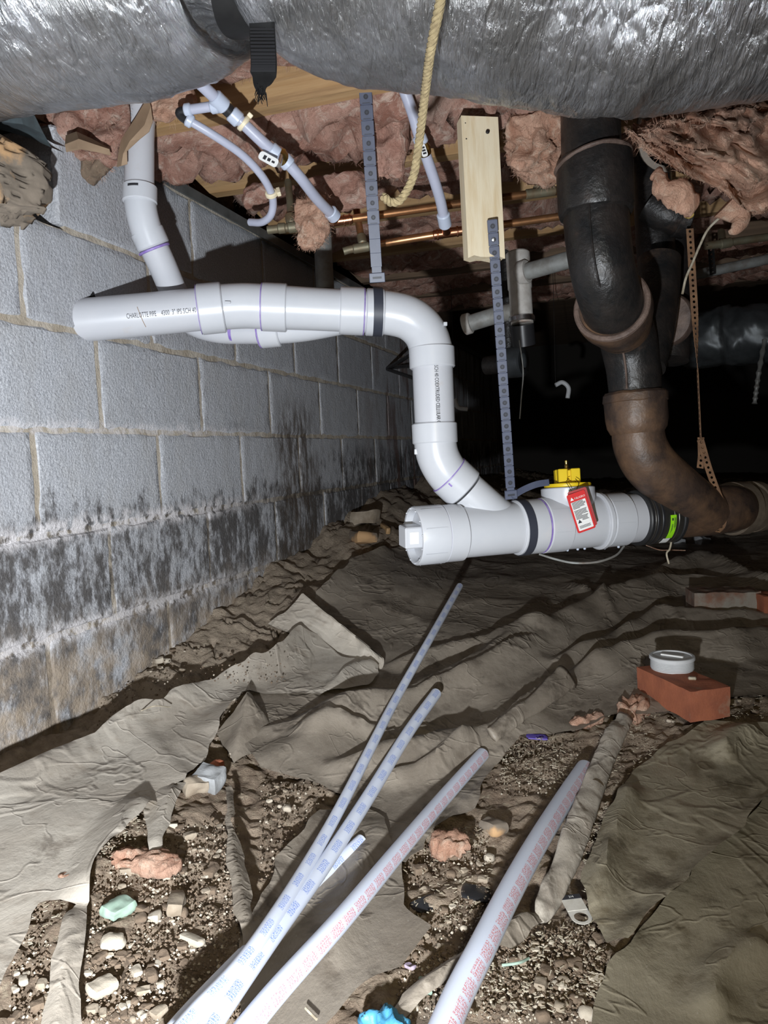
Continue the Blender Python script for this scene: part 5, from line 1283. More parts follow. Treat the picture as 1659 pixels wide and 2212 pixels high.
# perforated rusty strap
def perforated(pts, wid, pitch, rad, th, up, mt, root, name='perforated_band'):
    pts = [Vector(p) for p in pts]; L = [0]
    for i in range(1, len(pts)): L.append(L[-1] + (pts[i] - pts[i - 1]).length)
    def at(s):
        s = min(max(s, 0), L[-1]); i = max(0, min(len(L) - 2, int(np.searchsorted(L, s)) - 1))
        k = (s - L[i]) / (L[i + 1] - L[i] + 1e-12); t = (pts[i + 1] - pts[i]).normalized(); return pts[i].lerp(pts[i + 1], k), t
    m = M(); n = int(L[-1] / pitch)
    for c in range(n):
        s0 = c * pitch; grid = []
        out = [(-.5, -.5), (0, -.5), (.5, -.5), (.5, 0), (.5, .5), (0, .5), (-.5, .5), (-.5, 0)]
        inn = [(math.cos(a) * rad, math.sin(a) * rad) for a in [math.radians(x) for x in (225, 270, 315, 0, 45, 90, 135, 180)]]
        v = []
        for sg in (1, -1):
            for (a, b) in [(o[0] * wid, o[1] * pitch) for o in out] + inn:
                p, t = at(s0 + pitch / 2 + b); u = up(s0 / L[-1]) if callable(up) else up
                u = (u - t * u.dot(t)).normalized(); w = t.cross(u); v.append(p + u * a + w * sg * th / 2)
        f = []
        for k in range(8):
            k2 = (k + 1) % 8
            f += [(k, k2, 8 + k2, 8 + k), (16 + k2, 16 + k, 24 + k, 24 + k2), (k, 16 + k, 16 + k2, k2), (8 + k, 8 + k2, 24 + k2, 24 + k)]
        m.add(v, f)
    return build(name, m, mt, root, smooth=None)
ph = thing('perforated_strap', 'rusty perforated metal strap hanging beside the iron stacks and looped under the pipe', 'pipe strap', P(1555, 1150, 1.87))
def tw(s): a = max(0.0, min(1.0, (s - 0.35) / 0.3)) * 1.35; return RT * math.cos(a) + F0 * math.sin(a)
perforated(crv(PP([(1490, 494, 1.80), (1496, 600, 1.81), (1503, 720, 1.82), (1508, 830, 1.83), (1514, 960, 1.83)]), 8), 0.017, 0.0125, 0.0034, 0.0012, tw, MT['rust_strap'], ph)
perforated(crv(PP([(1513, 950, 1.832), (1530, 1010, 1.825), (1550, 1066, 1.82), (1562, 1100, 1.825), (1560, 1135, 1.83), (1545, 1152, 1.85)]), 8), 0.017, 0.0125, 0.0034, 0.0012, RT, MT['rust_strap'], ph)
perforated(PP([(1514, 945, 1.84), (1515, 985, 1.835), (1511, 1022, 1.83)]), 0.016, 0.0125, 0.0034, 0.0012, RT, MT['rust_strap'], ph, 'short_end')
ps2 = thing('perforated_strap', 'small dark perforated strap holding the grey steel pipe', 'pipe strap', P(1538, 590, 2.55))
perforated(PP([(1535, 525, 2.5), (1540, 595, 2.57)]), 0.02, 0.016, 0.0035, 0.0012, RT, MT['iron'], ps2)

# ---------------------------------------------------------------- loose tubes on the ground
def loose(name, label, pts, r, mt, grp='loose milky tubes on the ground'):
    w = crv([gh(x, y, h) for x, y, h in pts], 14)
    o = build(name, tube(w, r, 24), MT[mt]); tag(o, label, 'water tube', grp)
    return o, w
loose('loose_pex_tube', 'longest milky tube with blue print, reaching furthest back below the cleanout', [(993, 1266, 0.11), (930, 1378, 0.10), (850, 1520, 0.075), (720, 1772, 0.05), (560, 2030, 0.06), (420, 2190, 0.07), (350, 2270, 0.075)], 0.0092, 'pex_blue')
loose('loose_pex_tube', 'thick milky tube with blue print lying right against the longest one', [(942, 1498, 0.07), (880, 1585, 0.06), (800, 1715, 0.045), (700, 1868, 0.035), (590, 2020, 0.045), (470, 2192, 0.06), (420, 2270, 0.065)], 0.0114, 'pex_blue')
loose('loose_pex_tube', 'short milky tube with blue print crossing under the other two', [(780, 1816, 0.018), (720, 1872, 0.012), (640, 1950, 0.012), (540, 2050, 0.014), (430, 2165, 0.02), (350, 2255, 0.02)], 0.0098, 'pex_blue')
loose('loose_pex_tube', 'milky tube with faint red print lying right of the blue-printed bundle', [(1042, 1630, 0.02), (960, 1722, 0.03), (860, 1840, 0.045), (740, 1984, 0.055), (600, 2140, 0.06), (500, 2262, 0.06)], 0.0125, 'pex_red')
loose('loose_pex_tube', 'thickest milky tube with red print curving up beside the brown roll', [(1263, 1660, 0.014), (1220, 1725, 0.03), (1160, 1822, 0.045), (1100, 1930, 0.055), (1040, 2050, 0.06), (990, 2150, 0.06), (940, 2270, 0.06)], 0.0155, 'pex_red')
# rolled strip of plastic
rl = thing('rolled_plastic', 'brown rolled strip of plastic lying in front of the brick', 'plastic roll', gh(1200, 1900))
w = cr([(*gh(1352, 1548, 0.03), .016), (*gh(1320, 1605, 0.035), .019), (*gh(1285, 1690, 0.03), .019), (*gh(1248, 1790, 0.028), .020), (*gh(1215, 1880, 0.024), .017), (*gh(1180, 1950, 0.02), .014), (*gh(1165, 1985, 0.015), .006)], 10)
tm_ = tube([Vector(p[:3]) for p in w], [float(p[3]) for p in w], 20, sq=(0.45, 1.0))
ar = np.array(tm_.v); ar[:, 2] += 0.005 * fbm(ar[:, 0] * 45, ar[:, 1] * 45, ar[:, 2] * 45, 3, 4); tm_.v = ar.tolist()
build('roll', tm_, MT['sheet_pale'], rl, smooth=180)
w2 = cr([(*gh(1062, 1590, 0.04), .013), (*gh(1120, 1545, 0.05), .016), (*gh(1180, 1500, 0.05), .020), (*gh(1225, 1462, 0.045), .027)], 10)
tm_ = tube([Vector(p[:3]) for p in w2], [float(p[3]) for p in w2], 20, sq=(0.45, 1.1))
ar = np.array(tm_.v); ar[:, 2] += 0.004 * fbm(ar[:, 0] * 30, ar[:, 1] * 30, ar[:, 2] * 30, 3, 6); tm_.v = ar.tolist()
o = build('rolled_plastic', tm_, MT['sheet'], smooth=180)
tag(o, 'short dusty plastic fold standing up behind the red-printed tube', 'plastic roll')
# standing flap of the sheet
fl = M(); nu, nv = 22, 10; v = []; f = []
ba = [gh(650 + 175 * t, 1330 + 115 * t, 0.01) for t in np.linspace(0, 1, nu)]
tpz = [P(652 + 160 * t, 1283 + 128 * t, (ba[int(t * (nu - 1))] - CAM).dot(F0) - 0.01) for t in np.linspace(0, 1, nu)]
for i in range(nu):
    for j in range(nv):
        s = j / (nv - 1); b0 = ba[i] + Vector((-0.05, -0.10, 0)) * (1 - i / nu) * 1.0
        p = b0.lerp(tpz[i], s); p += Vector((0.02, 0.03, 0)) * math.sin(s * math.pi) * 0.4
        v.append(p + Vector((0, 0, 0.003 * float(vnoise(i * .6, j * .6, 2)))))
for i in range(nu - 1):
    for j in range(nv - 1): f.append((i * nv + j, (i + 1) * nv + j, (i + 1) * nv + j + 1, i * nv + j + 1))
n0 = len(v); v2 = [p + Vector((0.002, 0.003, 0)) for p in v]
ed = [(i * nv, (i + 1) * nv) for i in range(nu - 1)] + [(i * nv + nv - 1, (i + 1) * nv + nv - 1) for i in range(nu - 1)]
o = build('sheet_flap', fl.add(v, f).add(v2, [q[::-1] for q in f]), MT['sheet_pale'], smooth=60)
tag(o, 'stiff pointed flap of plastic standing up below the block wall', 'plastic sheet')
bx_ = gh(528, 1580)
ap = P(534, 1494, (gh(528, 1560) - CAM).dot(F0))
bs = [gh(468, 1582, 0.005), gh(505, 1645, 0.005), gh(560, 1625, 0.005), gh(598, 1585, 0.005), gh(560, 1520, 0.005)]
v = []; f = []; nl = 8
for j in range(nl):
    for i in range(len(bs) * 6):
        k = i / 6; p = bs[int(k)].lerp(bs[(int(k) + 1) % len(bs)], k - int(k)); c_ = p.lerp(ap, (j / nl) ** 0.9)
        v.append(c_ + Vector((0, 0, 0.006 * float(fbm(c_.x * 25, c_.y * 25, c_.z * 25, 2, 3)))))
nn = len(bs) * 6
for j in range(nl - 1):
    for i in range(nn): f.append((j * nn + i, j * nn + (i + 1) % nn, (j + 1) * nn + (i + 1) % nn, (j + 1) * nn + i))
v.append(ap); f += [((nl - 1) * nn + i, (nl - 1) * nn + (i + 1) % nn, len(v) - 1) for i in range(nn)]
o = build('rubble_piece', M().add(v, f), MT['sheet'], smooth=50)
tag(o, 'dusty wedge-shaped lump wrapped by the pale plastic strip', 'rubble')

# ---------------------------------------------------------------- bricks, cap, tag and scraps
def face_box(c, L, W, H, ang, mt, seed, amp=0.002, n=(16, 8, 6), tilt=0.0):
    return lump(c, (L, W, H), n, 0.03, amp, 40, seed, rz(ang, tilt), 3)
def dir_angle(a, b): d = b - a; return math.atan2(d.y, d.x)
ca_, cb_ = gh(1395, 1500, 0.03), gh(1480, 1560, 0.03)
bz = gh(1472, 1500, 0.032)
bo = build('loose_brick', face_box(bz + Vector((0, 0, 0.008)), 0.19, 0.092, 0.062, math.radians(-58), None, 2), MT['red_brick'], smooth=40)
tag(bo, 'red brick with a white plastic plug standing on it', 'brick')
br = P(1452, 1445, (bz - CAM).dot(F0) + 0.055); br.z = bz.z + 0.039
cpz = thing('threaded_plug', 'white threaded pipe plug lying on the red brick', 'pipe plug', br)
zz = Vector((0, 0, 1))
prof = [(0, 0.040), (0, 0.0435)]
for k in range(6): prof += [(0.002 + 0.0034 * k, 0.0435), (0.0036 + 0.0034 * k, 0.0452)]
prof += [(0.0225, 0.0445), (0.023, 0.0475), (0.028, 0.0475), (0.0295, 0.046), (0.0295, 0.041), (0.0275, 0.040), (0.0275, 0.002)]
build('body', lathe(br, zz, prof, 48), MT['pvc_grey'], cpz)
sa_ = dir_angle(gh(1430, 1405), gh(1478, 1413))
build('raised_bar', box(br + zz * 0.0285, Vector((math.cos(sa_), math.sin(sa_), 0)) * 0.024, Vector((-math.sin(sa_), math.cos(sa_), 0)) * 0.0035, zz * 0.002, bev=0.0008), MT['white_label'], cpz)
o = build('insulation_crumb', lump(bz + Vector((0.02, -0.02, 0.042)), (0.016, 0.012, 0.008), (5, 5, 4), 0.7, 0.002, 60, 3), MT['flake']); tag(o, 'small tan crumb on the red brick in front of the plug', 'debris')
fb_ = gh(1560, 1312, 0.03)
o = build('loose_brick', face_box(fb_ + Vector((0, 0, 0.022)), 0.18, 0.09, 0.06, math.radians(12), None, 7, 0.005), MT['old_brick'], smooth=40); tag(o, 'weathered mortar-smeared brick lying behind the folds at the right', 'brick')
fb2 = gh(1672, 1318, 0.03)
o = build('loose_brick', face_box(fb2 + Vector((0, 0, 0.02)), 0.10, 0.08, 0.055, math.radians(20), None, 9, 0.004), MT['red_brick'], smooth=40); tag(o, 'end of a small orange brick at the right edge', 'brick')
# white label with hole
lo_ = thing('hang_label', 'dirty white paper label with a round hole and a black end, lying in the dirt', 'label', gh(1245, 1975, 0.01))
la_, lb_ = gh(1230, 1935, 0.014), gh(1262, 1992, 0.010)
lu = unit(la_, lb_); lw_ = Vector((-lu.y, lu.x, 0)); Ls = (lb_ - la_).length
m = M(); v = []; f = []
o8 = [(-.5, -.5), (0, -.5), (.5, -.5), (.5, 0), (.5, .5), (0, .5), (-.5, .5), (-.5, 0)]
hw = 0.0135
cc = lb_ - lu * 0.010
lv = [cc + lu * math.cos(a) * hw + lw_ * math.sin(a) * hw for a in np.linspace(-math.pi / 2, math.pi / 2, 9)]
lv = [la_ - lw_ * hw] + lv + [la_ + lw_ * hw]
hv = [cc + lu * math.cos(a) * 0.0095 + lw_ * math.sin(a) * 0.0095 for a in np.linspace(-math.pi / 2, math.pi * 1.5, 17)[:-1]]
# strip part and ring part
mm = M(); mm.add([la_ - lw_ * hw, la_ + lw_ * hw, cc + lw_ * hw, cc - lw_ * hw], [(0, 3, 2, 1)])
mm = M(); NN = 24; ring_o = []; ring_i = []
for k in range(NN):
    a = 2 * math.pi * k / NN; ring_i.append(cc + (lu * math.cos(a) + lw_ * math.sin(a)) * 0.009)
    s = 1.0
    if math.cos(a) >= 0: ring_o.append(cc + (lu * math.cos(a) + lw_ * math.sin(a)) * hw)
    else:
        tt = min(1.0, -math.cos(a) * 1.6); lat = max(-1, min(1, math.sin(a) * 1.5)); ring_o.append(cc - lu * hw * 1.05 * tt + lw_ * hw * lat)
zt = Vector((0, 0, 0.0007))
mm.add(ring_o + ring_i + [p - zt for p in ring_o + ring_i], [(k, (k + 1) % NN, NN + (k + 1) % NN, NN + k) for k in range(NN)] + [(2 * NN + k, 3 * NN + k, 3 * NN + (k + 1) % NN, 2 * NN + (k + 1) % NN) for k in range(NN)] + [(k, 2 * NN + k, 2 * NN + (k + 1) % NN, (k + 1) % NN) for k in range(NN)])
build('label_ring', mm, MT['dirty_label'], lo_, smooth=None)
pe = cc - lu * hw * 0.9
build('label_body', box((la_ + pe) / 2, lu * (pe - la_).length / 2, lw_ * hw, Vector((0, 0, 0.0005))), MT['dirty_label'], lo_, smooth=None)
build('black_end', box(la_ + lu * 0.0035 + Vector((0, 0, 0.0008)), lu * 0.004, lw_ * hw * 1.02, Vector((0, 0, 0.0004))), MT['ink'], lo_, smooth=None)
build('size_print', flat_text(la_ + lu * 0.006 + lw_ * -0.003 + Vector((0, 0, 0.0016)), lw_ * 1.0, lu * -1.0, '3/4', 0.0055), MT['white_label'], lo_, smooth=None)
# blue glove scrap at the bottom edge
o = build('blue_rag', lump(gh(830, 2226, 0.010), (0.045, 0.035, 0.028), (16, 14, 10), 0.7, 0.012, 40, 4, ridged=True), MT['blue_glove'], smooth=180); tag(o, 'crumpled light blue scrap at the bottom edge of the picture', 'rag')
# pink scraps on the ground
for i, (x, y, dm, lab) in enumerate((
    (315, 1862, (0.10, 0.035, 0.022), 'flat pink insulation scrap under the tattered plastic tongue'),
    (138, 1912, (0.035, 0.025, 0.018), 'small pink insulation scrap on the pale plastic at the left'),
    (972, 1828, (0.050, 0.045, 0.030), 'salmon insulation scrap between the two red-printed tubes'),
    (1268, 1556, (0.080, 0.030, 0.020), 'thin pink insulation strip in front of the short dusty fold'),
    (1368, 1532, (0.070, 0.045, 0.040), 'pink insulation tuft at the top of the brown roll'),
    (470, 1655, (0.02, 0.018, 0.016), 'tiny red crumb beside the grey rubble'))):
    o = build('insulation_scrap', lump(gh(x, y, 0.012), dm, (12, 9, 6), 0.7, min(dm) * 0.4, 45, 20 + i, rz(0.3 * i), 3, True), MT['pink_pale'] if i != 5 else MT['red_brick'], smooth=180); tag(o, lab, 'insulation' if i != 5 else 'debris')
# special stones and scraps
sp_items = [
    ('rubble_piece', 452, 1682, (0.055, 0.05, 0.035), 'concrete', 'pale grey concrete rubble beside the pale plastic strip', 'rubble', 0.15),
    ('rubble_piece', 425, 1695, (0.05, 0.04, 0.03), 'stone', 'brown stone leaning on the grey rubble', 'stone', 0.3),
    ('green_stone', 253, 1962, (0.045, 0.035, 0.02), 'mint', 'pale green stone half buried in the dirt', 'stone', 0.3),
    ('brown_bark', 380, 1950, (0.06, 0.022, 0.018), 'stone', 'brown flat chunk in the dirt above the green stone', 'debris', 0.2),
    ('white_chip', 415, 2030, (0.045, 0.014, 0.008), 'stone_pale', 'long pale chip pointing up in the near dirt', 'stone', 0.2),
    ('rubble_piece', 243, 2035, (0.032, 0.022, 0.014), 'stone_pale', 'pale stone pair to the right of the rolled tongue', 'stone', 0.3),
    ('rubble_piece', 220, 2130, (0.036, 0.03, 0.014), 'stone_pale', 'broad pale stone near the lower left corner', 'stone', 0.25),
    ('mint_chip', 918, 2128, (0.035, 0.016, 0.006), 'mint', 'mint green flake in the dirt between the red-printed tubes', 'debris', 0.2),
    ('lilac_chip', 886, 2088, (0.014, 0.012, 0.006), 'lilac', 'small lilac flake above the mint green one', 'debris', 0.2),
    ('purple_scrap', 1160, 1592, (0.05, 0.022, 0.004), 'purple', 'purple plastic scrap in the bare patch behind the thick red-printed tube', 'debris', 0.2),
    ('black_scrap', 925, 1950, (0.06, 0.03, 0.005), 'black_plastic', 'curled black scrap left of the thick red-printed tube', 'debris', 0.4),
    ('black_scrap', 1028, 1928, (0.05, 0.045, 0.005), 'black_plastic', 'flat black scrap touching the shadow of the thick red-printed tube', 'debris', 0.3),
    ('wood_chip', 1065, 1785, (0.05, 0.035, 0.02), 'rot', 'dark crumbly wood chip between the red-printed tubes', 'wood chip', 0.4),
    ('grey_block', 1465, 1172, (0.055, 0.05, 0.045), 'concrete', 'square grey stone under the rusty bend', 'stone', 0.12),
    ('grey_block', 1516, 1172, (0.07, 0.05, 0.05), 'concrete', 'angular grey stone right of the square one under the rusty bend', 'stone', 0.2),
    ('white_flake', 1495, 1217, (0.06, 0.02, 0.006), 'stone_pale', 'flat white flake on the sheet below the grey stones', 'debris', 0.2),
    ('bark_slab', 785, 1160, (0.16, 0.10, 0.05), 'rot', 'knotty slab of bark on the bank behind the plastic corner', 'wood chip', 0.35),
    ('grey_block', 790, 1118, (0.13, 0.07, 0.06), 'stone', 'dark square chunk tipped against the wall left of the cleanout', 'rubble', 0.08),
    ('wood_strip', 832, 1142, (0.02, 0.10, 0.03), 'wood', 'narrow brown wood strip leaning beside the dark square chunk', 'wood chip', 0.05),
    ('pebble', 500, 1630, (0.014, 0.012, 0.010), 'stone_pale', 'pale round pebble right of the grey rubble', 'stone', 0.6),
    ('pebble', 620, 1745, (0.026, 0.018, 0.012), 'stone_pale', 'oval whitish pebble left of the longest tube', 'stone', 0.6),
    ('pebble', 1235, 1510, (0.022, 0.016, 0.012), 'stone_pale', 'whitish pebble pair near the short dusty fold', 'stone', 0.6),
]
for i, (nm, x, y, dm, mt_, lab, cat, rd) in enumerate(sp_items):
    c = gh(x, y, dm[2] * 0.35)
    o = build(nm, lump(c, tuple(q * 0.85 for q in dm), (9, 8, 7), min(0.9, rd + 0.18), min(dm) * 0.2, 1.8 / max(dm), 30 + i, rz(0.7 * i % 3.0, 0.15, 0.1), 3), MT[mt_], smooth=40); tag(o, lab, cat)
# countable loose stones and clods scattered over the bare dirt
rr = random.Random(11)
zones = [((260, 1760), (480, 2000), 60, 'in the dirt around the pale green stone'), ((190, 2040), (480, 2210), 60, 'in the near dirt left of the tubes'), ((560, 1690), (640, 1790), 12, 'just left of the longest tube'), ((870, 1800), (1060, 2180), 50, 'between the two red-printed tubes'), ((1060, 2030), (1300, 2200), 60, 'right of the thickest tube at the bottom'), ((20, 2080), (120, 2200), 12, 'in the near left corner'), ((300, 1400), (600, 1540), 30, 'on the bank at the foot of the wall'), ((1400, 1500), (1650, 1560), 10, 'in front of the red brick')]
tubes_px = [(993, 1266, 350, 2270), (942, 1498, 420, 2270), (780, 1816, 350, 2255), (1042, 1630, 500, 2262), (1263, 1660, 940, 2270)]
def near_tube(x, y):
    for a, b, c, d in tubes_px:
        if b < y < d and abs(x - (a + (c - a) * (y - b) / (d - b))) < 55: return True
    return False
for (xa, ya), (xb, yb), cnt, where in zones:
    for _ in range(cnt):
        x, y = rr.uniform(xa, xb), rr.uniform(ya, yb)
        if near_tube(x, y): continue
        s = rr.choice([0.005, 0.006, 0.006, 0.007, 0.008, 0.009, 0.011, 0.014]) * rr.uniform(0.8, 1.2)
        c = gh(x, y, 0.0); kind = rr.random()
        mt_, lab, grp = (('clod', 'dark clod of earth ' + where, 'clods ' + where) if kind < 0.5 else ('stone', 'brown stone ' + where, 'brown stones ' + where) if kind < 0.78 else ('stone_pale', 'pale stone ' + where, 'pale stones ' + where))
        lab = ('tiny ' if s < 0.0075 else 'small ' if s < 0.0125 else 'larger ') + lab; grp = lab.split()[0] + ' ' + grp
        o = build('clod' if kind < 0.5 else 'stone', lump(c + Vector((0, 0, s * 0.18)), (s * rr.uniform(1, 1.7), s, s * rr.uniform(0.5, 0.8)), (5, 5, 4), rr.uniform(0.3, 0.8), s * 0.2, 0.9 / s, rr.randrange(999), rz(rr.uniform(0, 3))), MT[mt_], smooth=35)
        tag(o, lab, 'clod' if kind < 0.5 else 'stone', grp)
# gravel too small to count, and pale wood flakes
def scatter(name, label, cat, zs, mt_, fn, seed):
    rr = random.Random(seed); m = M()
    for (xa, ya), (xb, yb), cnt in zs:
        a = gh(xa, ya); b = gh(xb, yb)
        rs = [ray(rr.uniform(xa, xb), rr.uniform(ya, yb)) for _ in range(cnt)]
        R_ = np.array([tuple(q) for q in rs]); t = np.full(cnt, 1.0)
        for _k in range(6):
            t = (gbase(CAM.x + R_[:, 0] * t, CAM.y + R_[:, 1] * t) + 0.001 - CAM.z) / R_[:, 2]
        for q, tt in zip(rs, t):
            if (CAM + q * float(tt)).x > 0.02: fn(m, CAM + q * float(tt), rr)
    o = build(name, m, MT[mt_], smooth=None); tag(o, label, cat, kind='stuff'); return o
def grit(m, p, rr):
    s = rr.uniform(0.0007, 0.0028); a = rr.uniform(0, 6)
    v = [p + Vector((math.cos(a + k * 1.57) * s * rr.uniform(0.7, 1.2), math.sin(a + k * 1.57) * s * rr.uniform(0.7, 1.2), 0)) for k in range(4)]
    v += [p + Vector((0, 0, s * rr.uniform(0.6, 1.0))), p - Vector((0, 0, s))]
    m.add(v, [(0, 1, 4), (1, 2, 4), (2, 3, 4), (3, 0, 4), (1, 0, 5), (2, 1, 5), (3, 2, 5), (0, 3, 5)])
def flake(m, p, rr):
    a = rr.uniform(0, 6.28); L = rr.uniform(0.002, 0.008); W = rr.uniform(0.0003, 0.0010)
    d = Vector((math.cos(a), math.sin(a), rr.uniform(-0.3, 0.3))); s = Vector((-math.sin(a), math.cos(a), 0)); q = p + Vector((0, 0, 0.006))
    box(q, d * L / 2, s * W, Vector((0, 0, 0.0004)), m)
gz = [((190, 1780), (520, 2210), 2600), ((20, 1960), (200, 2210), 500), ((560, 1690), (700, 1900), 350), ((860, 1780), (1060, 2200), 1100), ((1040, 2000), (1310, 2210), 1500), ((200, 1430), (620, 1600), 500), ((1060, 1600), (1260, 1720), 400)]
scatter('gravel', 'fine brown grit and gravel mixed into the bare dirt', 'gravel', gz, 'clod', grit, 5)
scatter('gravel', 'pale chips of fine gravel mixed into the bare dirt', 'gravel', [(a, b, int(c * 0.22)) for a, b, c in gz], 'stone_pale', grit, 6)
fz = [((1080, 1600), (1240, 1700), 420), ((1290, 1540), (1420, 1720), 330), ((1260, 1740), (1310, 2000), 330), ((870, 1790), (1060, 2000), 260), ((1040, 2000), (1300, 2200), 420), ((1560, 1490), (1650, 1560), 120), ((1400, 1500), (1560, 1560), 60), ((190, 1720), (300, 1870), 220), ((60, 1850), (150, 2060), 120)]
scatter('wood_flakes', 'pale wood flakes and chips strewn between the sheets', 'wood flakes', [(a, b, int(c * 0.6)) for a, b, c in fz], 'flake', flake, 7)
# straws and bits of wire
def strand(name, label, cat, pts, r, mt_):
    o = build(name, tube(crv([P(*p) if len(p) == 3 else gh(p[0], p[1], p[3]) for p in pts], 8), r, 8), MT[mt_]); tag(o, label, cat)
strand('straw', 'thin pale straw on the upper edge of the pale plastic strip', 'straw', [(305, 1535, 0, 0.05), (335, 1525, 0, 0.07), (368, 1528, 0, 0.05)], 0.0011, 'flake')
strand('straw', 'straight pale splinter in the dirt right of the blue-printed tubes', 'straw', [(660, 2178, 0, 0.02), (684, 2202, 0, 0.02)], 0.0014, 'flake')
strand('straw', 'curved greenish straw in the dirt at the bottom right', 'straw', [(1085, 2085, 0, 0.03), (1120, 2080, 0, 0.035), (1142, 2070, 0, 0.03)], 0.0016, 'mint')
strand('thin_cable', 'thin grey cable drooping under the lower white pipe', 'cable', [(1165, 1197, 1.78), (1200, 1208, 1.76), (1240, 1216, 1.74), (1290, 1214, 1.74), (1330, 1200, 1.76), (1348, 1180, 1.80)], 0.0025, 'galv')
strand('thin_cable', 'pinkish wire lying behind the coupling near the grey stones', 'cable', [(1396, 1178, 1.95), (1425, 1188, 1.98), (1450, 1188, 2.0), (1480, 1189, 2.02)], 0.0012, 'pink_pale')
strand('root', 'pale root hanging under the rusty bend', 'root', [(1452, 1160, 1.85), (1447, 1185, 1.85), (1440, 1196, 1.85), (1445, 1218, 1.85)], 0.0022, 'flake')
strand('hanging_wire', 'thin wire hanging in the dark behind the far plastic strap', 'cable', [(1122, 735, 2.1), (1130, 800, 2.1), (1127, 850, 2.1), (1123, 905, 2.1)], 0.0018, 'galv')
strand('bare_wire', 'pale wire dangling beside the rusty perforated strap', 'cable', [(1560, 465, 1.70), (1530, 495, 1.72), (1512, 530, 1.74), (1495, 570, 1.75), (1482, 600, 1.75), (1474, 635, 1.75)], 0.0028, 'flake')
# wire bracket by the wall, loose bits in the dark
wbk = thing('iron_bracket', 'small black triangular iron bracket on the wall behind the elbow', 'bracket', onX(845, 812, 0.01))
for a, b in ((onX(835, 797, 0.0), P(895, 762, 3.2)), (onX(835, 797, 0.0), P(897, 818, 3.2)), (onX(847, 794, 0.0), P(894, 790, 3.2))):
    build('rod', tube([a, b], 0.008, 8), MT['iron'], wbk)
for lab_, pts_, r_ in (('white hooked hanger on a wire in the dark left of the iron hub', [(1200, 832, 3.2), (1215, 826, 3.2), (1228, 838, 3.2), (1226, 860, 3.2)], 0.009), ('white scrap hanging on a wire in the dark right of the upright white pipe', [(982, 862, 3.4), (990, 880, 3.4), (1010, 884, 3.4)], 0.010)):
    hk = thing('hanging_hook', lab_, 'hook', P(*pts_[-1]))
    build('hook', tube(crv(PP(pts_), 8), r_, 10), MT['pvc_grey'], hk)
    a = P(*pts_[0]); b = Vector((a.x, a.y, 1.30)); build('wire', tube([a, b], 0.0012, 6), MT['iron'], hk)
kc = crv(PP([(1652, 735, 3.3), (1640, 800, 3.25), (1634, 840, 3.25), (1630, 872, 3.25)]), 8)
o = build('knotted_rope', tube(kc, [0.008 + 0.004 * (k % 3 == 0) for k in range(len(kc))], 10), MT['galv']); tag(o, 'pale knotted rope hanging off the dim far duct on the right', 'rope')
fd = thing('far_duct', 'dim foil duct lying far back on the right in the dark', 'duct', P(1560, 780, 3.4))
q = tube(crv(PP([(1480, 740, 3.6), (1560, 728, 3.5), (1660, 722, 3.4), (2100, 690, 3.1), (2600, 670, 2.8)]), 20), 0.13, 40)
ar = np.array(q.v); ar += 0.012 * np.stack([fbm(ar[:, 0] * 22, ar[:, 1] * 22, ar[:, 2] * 22, 3, s) for s in (1, 2, 3)], -1); q.v = ar.tolist()
build('sleeve', q, MT['duct_dark'], fd, smooth=180)
q = thing('far_pipe', 'short grey pipe stub in the dark under the galvanized tee', 'pipe', P(1110, 820, 2.9))
build('stub', lathe(P(1085, 785, 2.9), unit(P(1085, 785, 2.9), P(1135, 780, 2.85)), [(0, 0.03), (0, 0.055), (0.006, 0.058), (0.08, 0.058), (0.086, 0.052), (0.086, 0.03)], 28, caps=False), MT['duct_dark'], q)
build('stub_end', tube(PP([(1050, 790, 2.95), (1090, 785, 2.9)]), 0.035, 24), MT['iron'], q)
a = P(1100, 784, 2.89); build('riser', tube([a, Vector((a.x, a.y, 1.30))], 0.03, 20), MT['iron'], q)

# ---------------------------------------------------------------- broken corner at the top left of the wall
ll_, lr_ = P(-120, 350, 1.26), P(70, 418, 1.40)
lax = unit(ll_, lr_); Lc = (ll_ + lr_) / 2
q, f = boxgrid(40, 36, 36)
s = q / np.linalg.norm(q, axis=1, keepdims=True); p = q * 0.82 + s * 0.2
e1 = lax; e2 = UP - e1 * UP.dot(e1); e2.normalize(); e3 = e1.cross(e2)
amp = 0.008 * fbm(p[:, 0] * 1.2, p[:, 1] * 2, p[:, 2] * 2, 2, 66) + 0.0012 * fbm(p[:, 0] * 1.6, p[:, 1] * 6, p[:, 2] * 6, 2, 67) - 0.007 * (np.abs(fbm(p[:, 0] * 0.9, p[:, 1] * 3.5, p[:, 2] * 3.5, 2, 69)) < 0.035)
hl = (lr_ - ll_).length / 2
vs = [Lc + e1 * (a * hl + 0.02 * float(vnoise(b * 3, c * 3, 5))) + e2 * (c * 0.058 * (1 - 0.18 * a) + m_) + e3 * (b * 0.055 + m_ * 0.7) for (a, b, c), m_ in zip(p, amp)]
o = build('rotted_timber', M().add(vs, f), MT['rot'], smooth=180); tag(o, 'weathered broken timber end sticking out of the hole at the top of the block wall', 'timber')
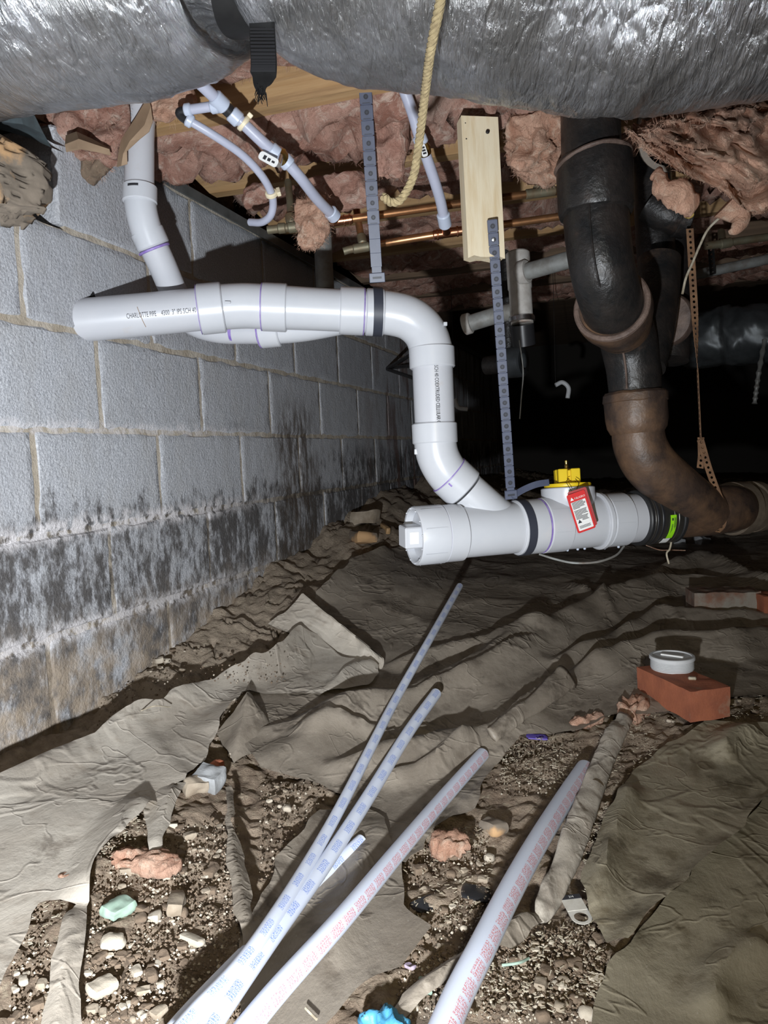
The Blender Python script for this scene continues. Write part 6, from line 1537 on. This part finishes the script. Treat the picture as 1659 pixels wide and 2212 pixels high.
def flap(name, label, cat, grid, mt_, th=0.0015):
    """thin paper: rows of points, given thickness along the view"""
    nr, nc = len(grid), len(grid[0]); v = [P(*p) for r in grid for p in r]; m = M(); n = len(v)
    f = [(i * nc + j, i * nc + j + 1, (i + 1) * nc + j + 1, (i + 1) * nc + j) for i in range(nr - 1) for j in range(nc - 1)]
    bd_ = [j for j in range(nc)] + [i * nc + nc - 1 for i in range(1, nr)] + [(nr - 1) * nc + j for j in range(nc - 2, -1, -1)] + [i * nc for i in range(nr - 2, 0, -1)]
    m.add(v + [p + F0 * th for p in v], f + [tuple(i + n for i in q[::-1]) for q in f] + [(bd_[k], bd_[(k + 1) % len(bd_)], n + bd_[(k + 1) % len(bd_)], n + bd_[k]) for k in range(len(bd_))])
    o = build(name, m, MT[mt_], smooth=30); tag(o, label, cat); return o
flap('kraft_flap', 'folded brown kraft paper flap leaning on the thin white pipe', 'paper', [[(320, 208, 1.53), (326, 230, 1.525), (330, 262, 1.525)], [(292, 255, 1.535), (312, 270, 1.52), (322, 284, 1.525)], [(262, 300, 1.545), (280, 305, 1.52), (302, 300, 1.525)], [(256, 330, 1.55), (266, 332, 1.535), (274, 326, 1.535)], [(252, 360, 1.555), (262, 358, 1.545), (275, 354, 1.545)]], 'kraft')
flap('kraft_flap', 'crumpled brown kraft paper edge on top of the block wall', 'paper', [[(142, 292, 1.50), (165, 284, 1.49), (200, 300, 1.50), (232, 318, 1.52)], [(140, 312, 1.48), (170, 300, 1.46), (205, 312, 1.48), (236, 322, 1.51)], [(143, 328, 1.50), (175, 322, 1.49), (208, 328, 1.50), (240, 336, 1.52)]], 'kraft')
flap('tar_paper', 'dark bluish building paper curling over the hole in the wall', 'building paper', [[(-40, 235, 1.34), (40, 240, 1.36), (75, 250, 1.40)], [(-40, 258, 1.36), (50, 268, 1.38), (95, 290, 1.42)], [(-40, 268, 1.40), (60, 285, 1.42), (110, 318, 1.46)], [(10, 276, 1.44), (70, 300, 1.46), (140, 330, 1.50)]], 'tar')
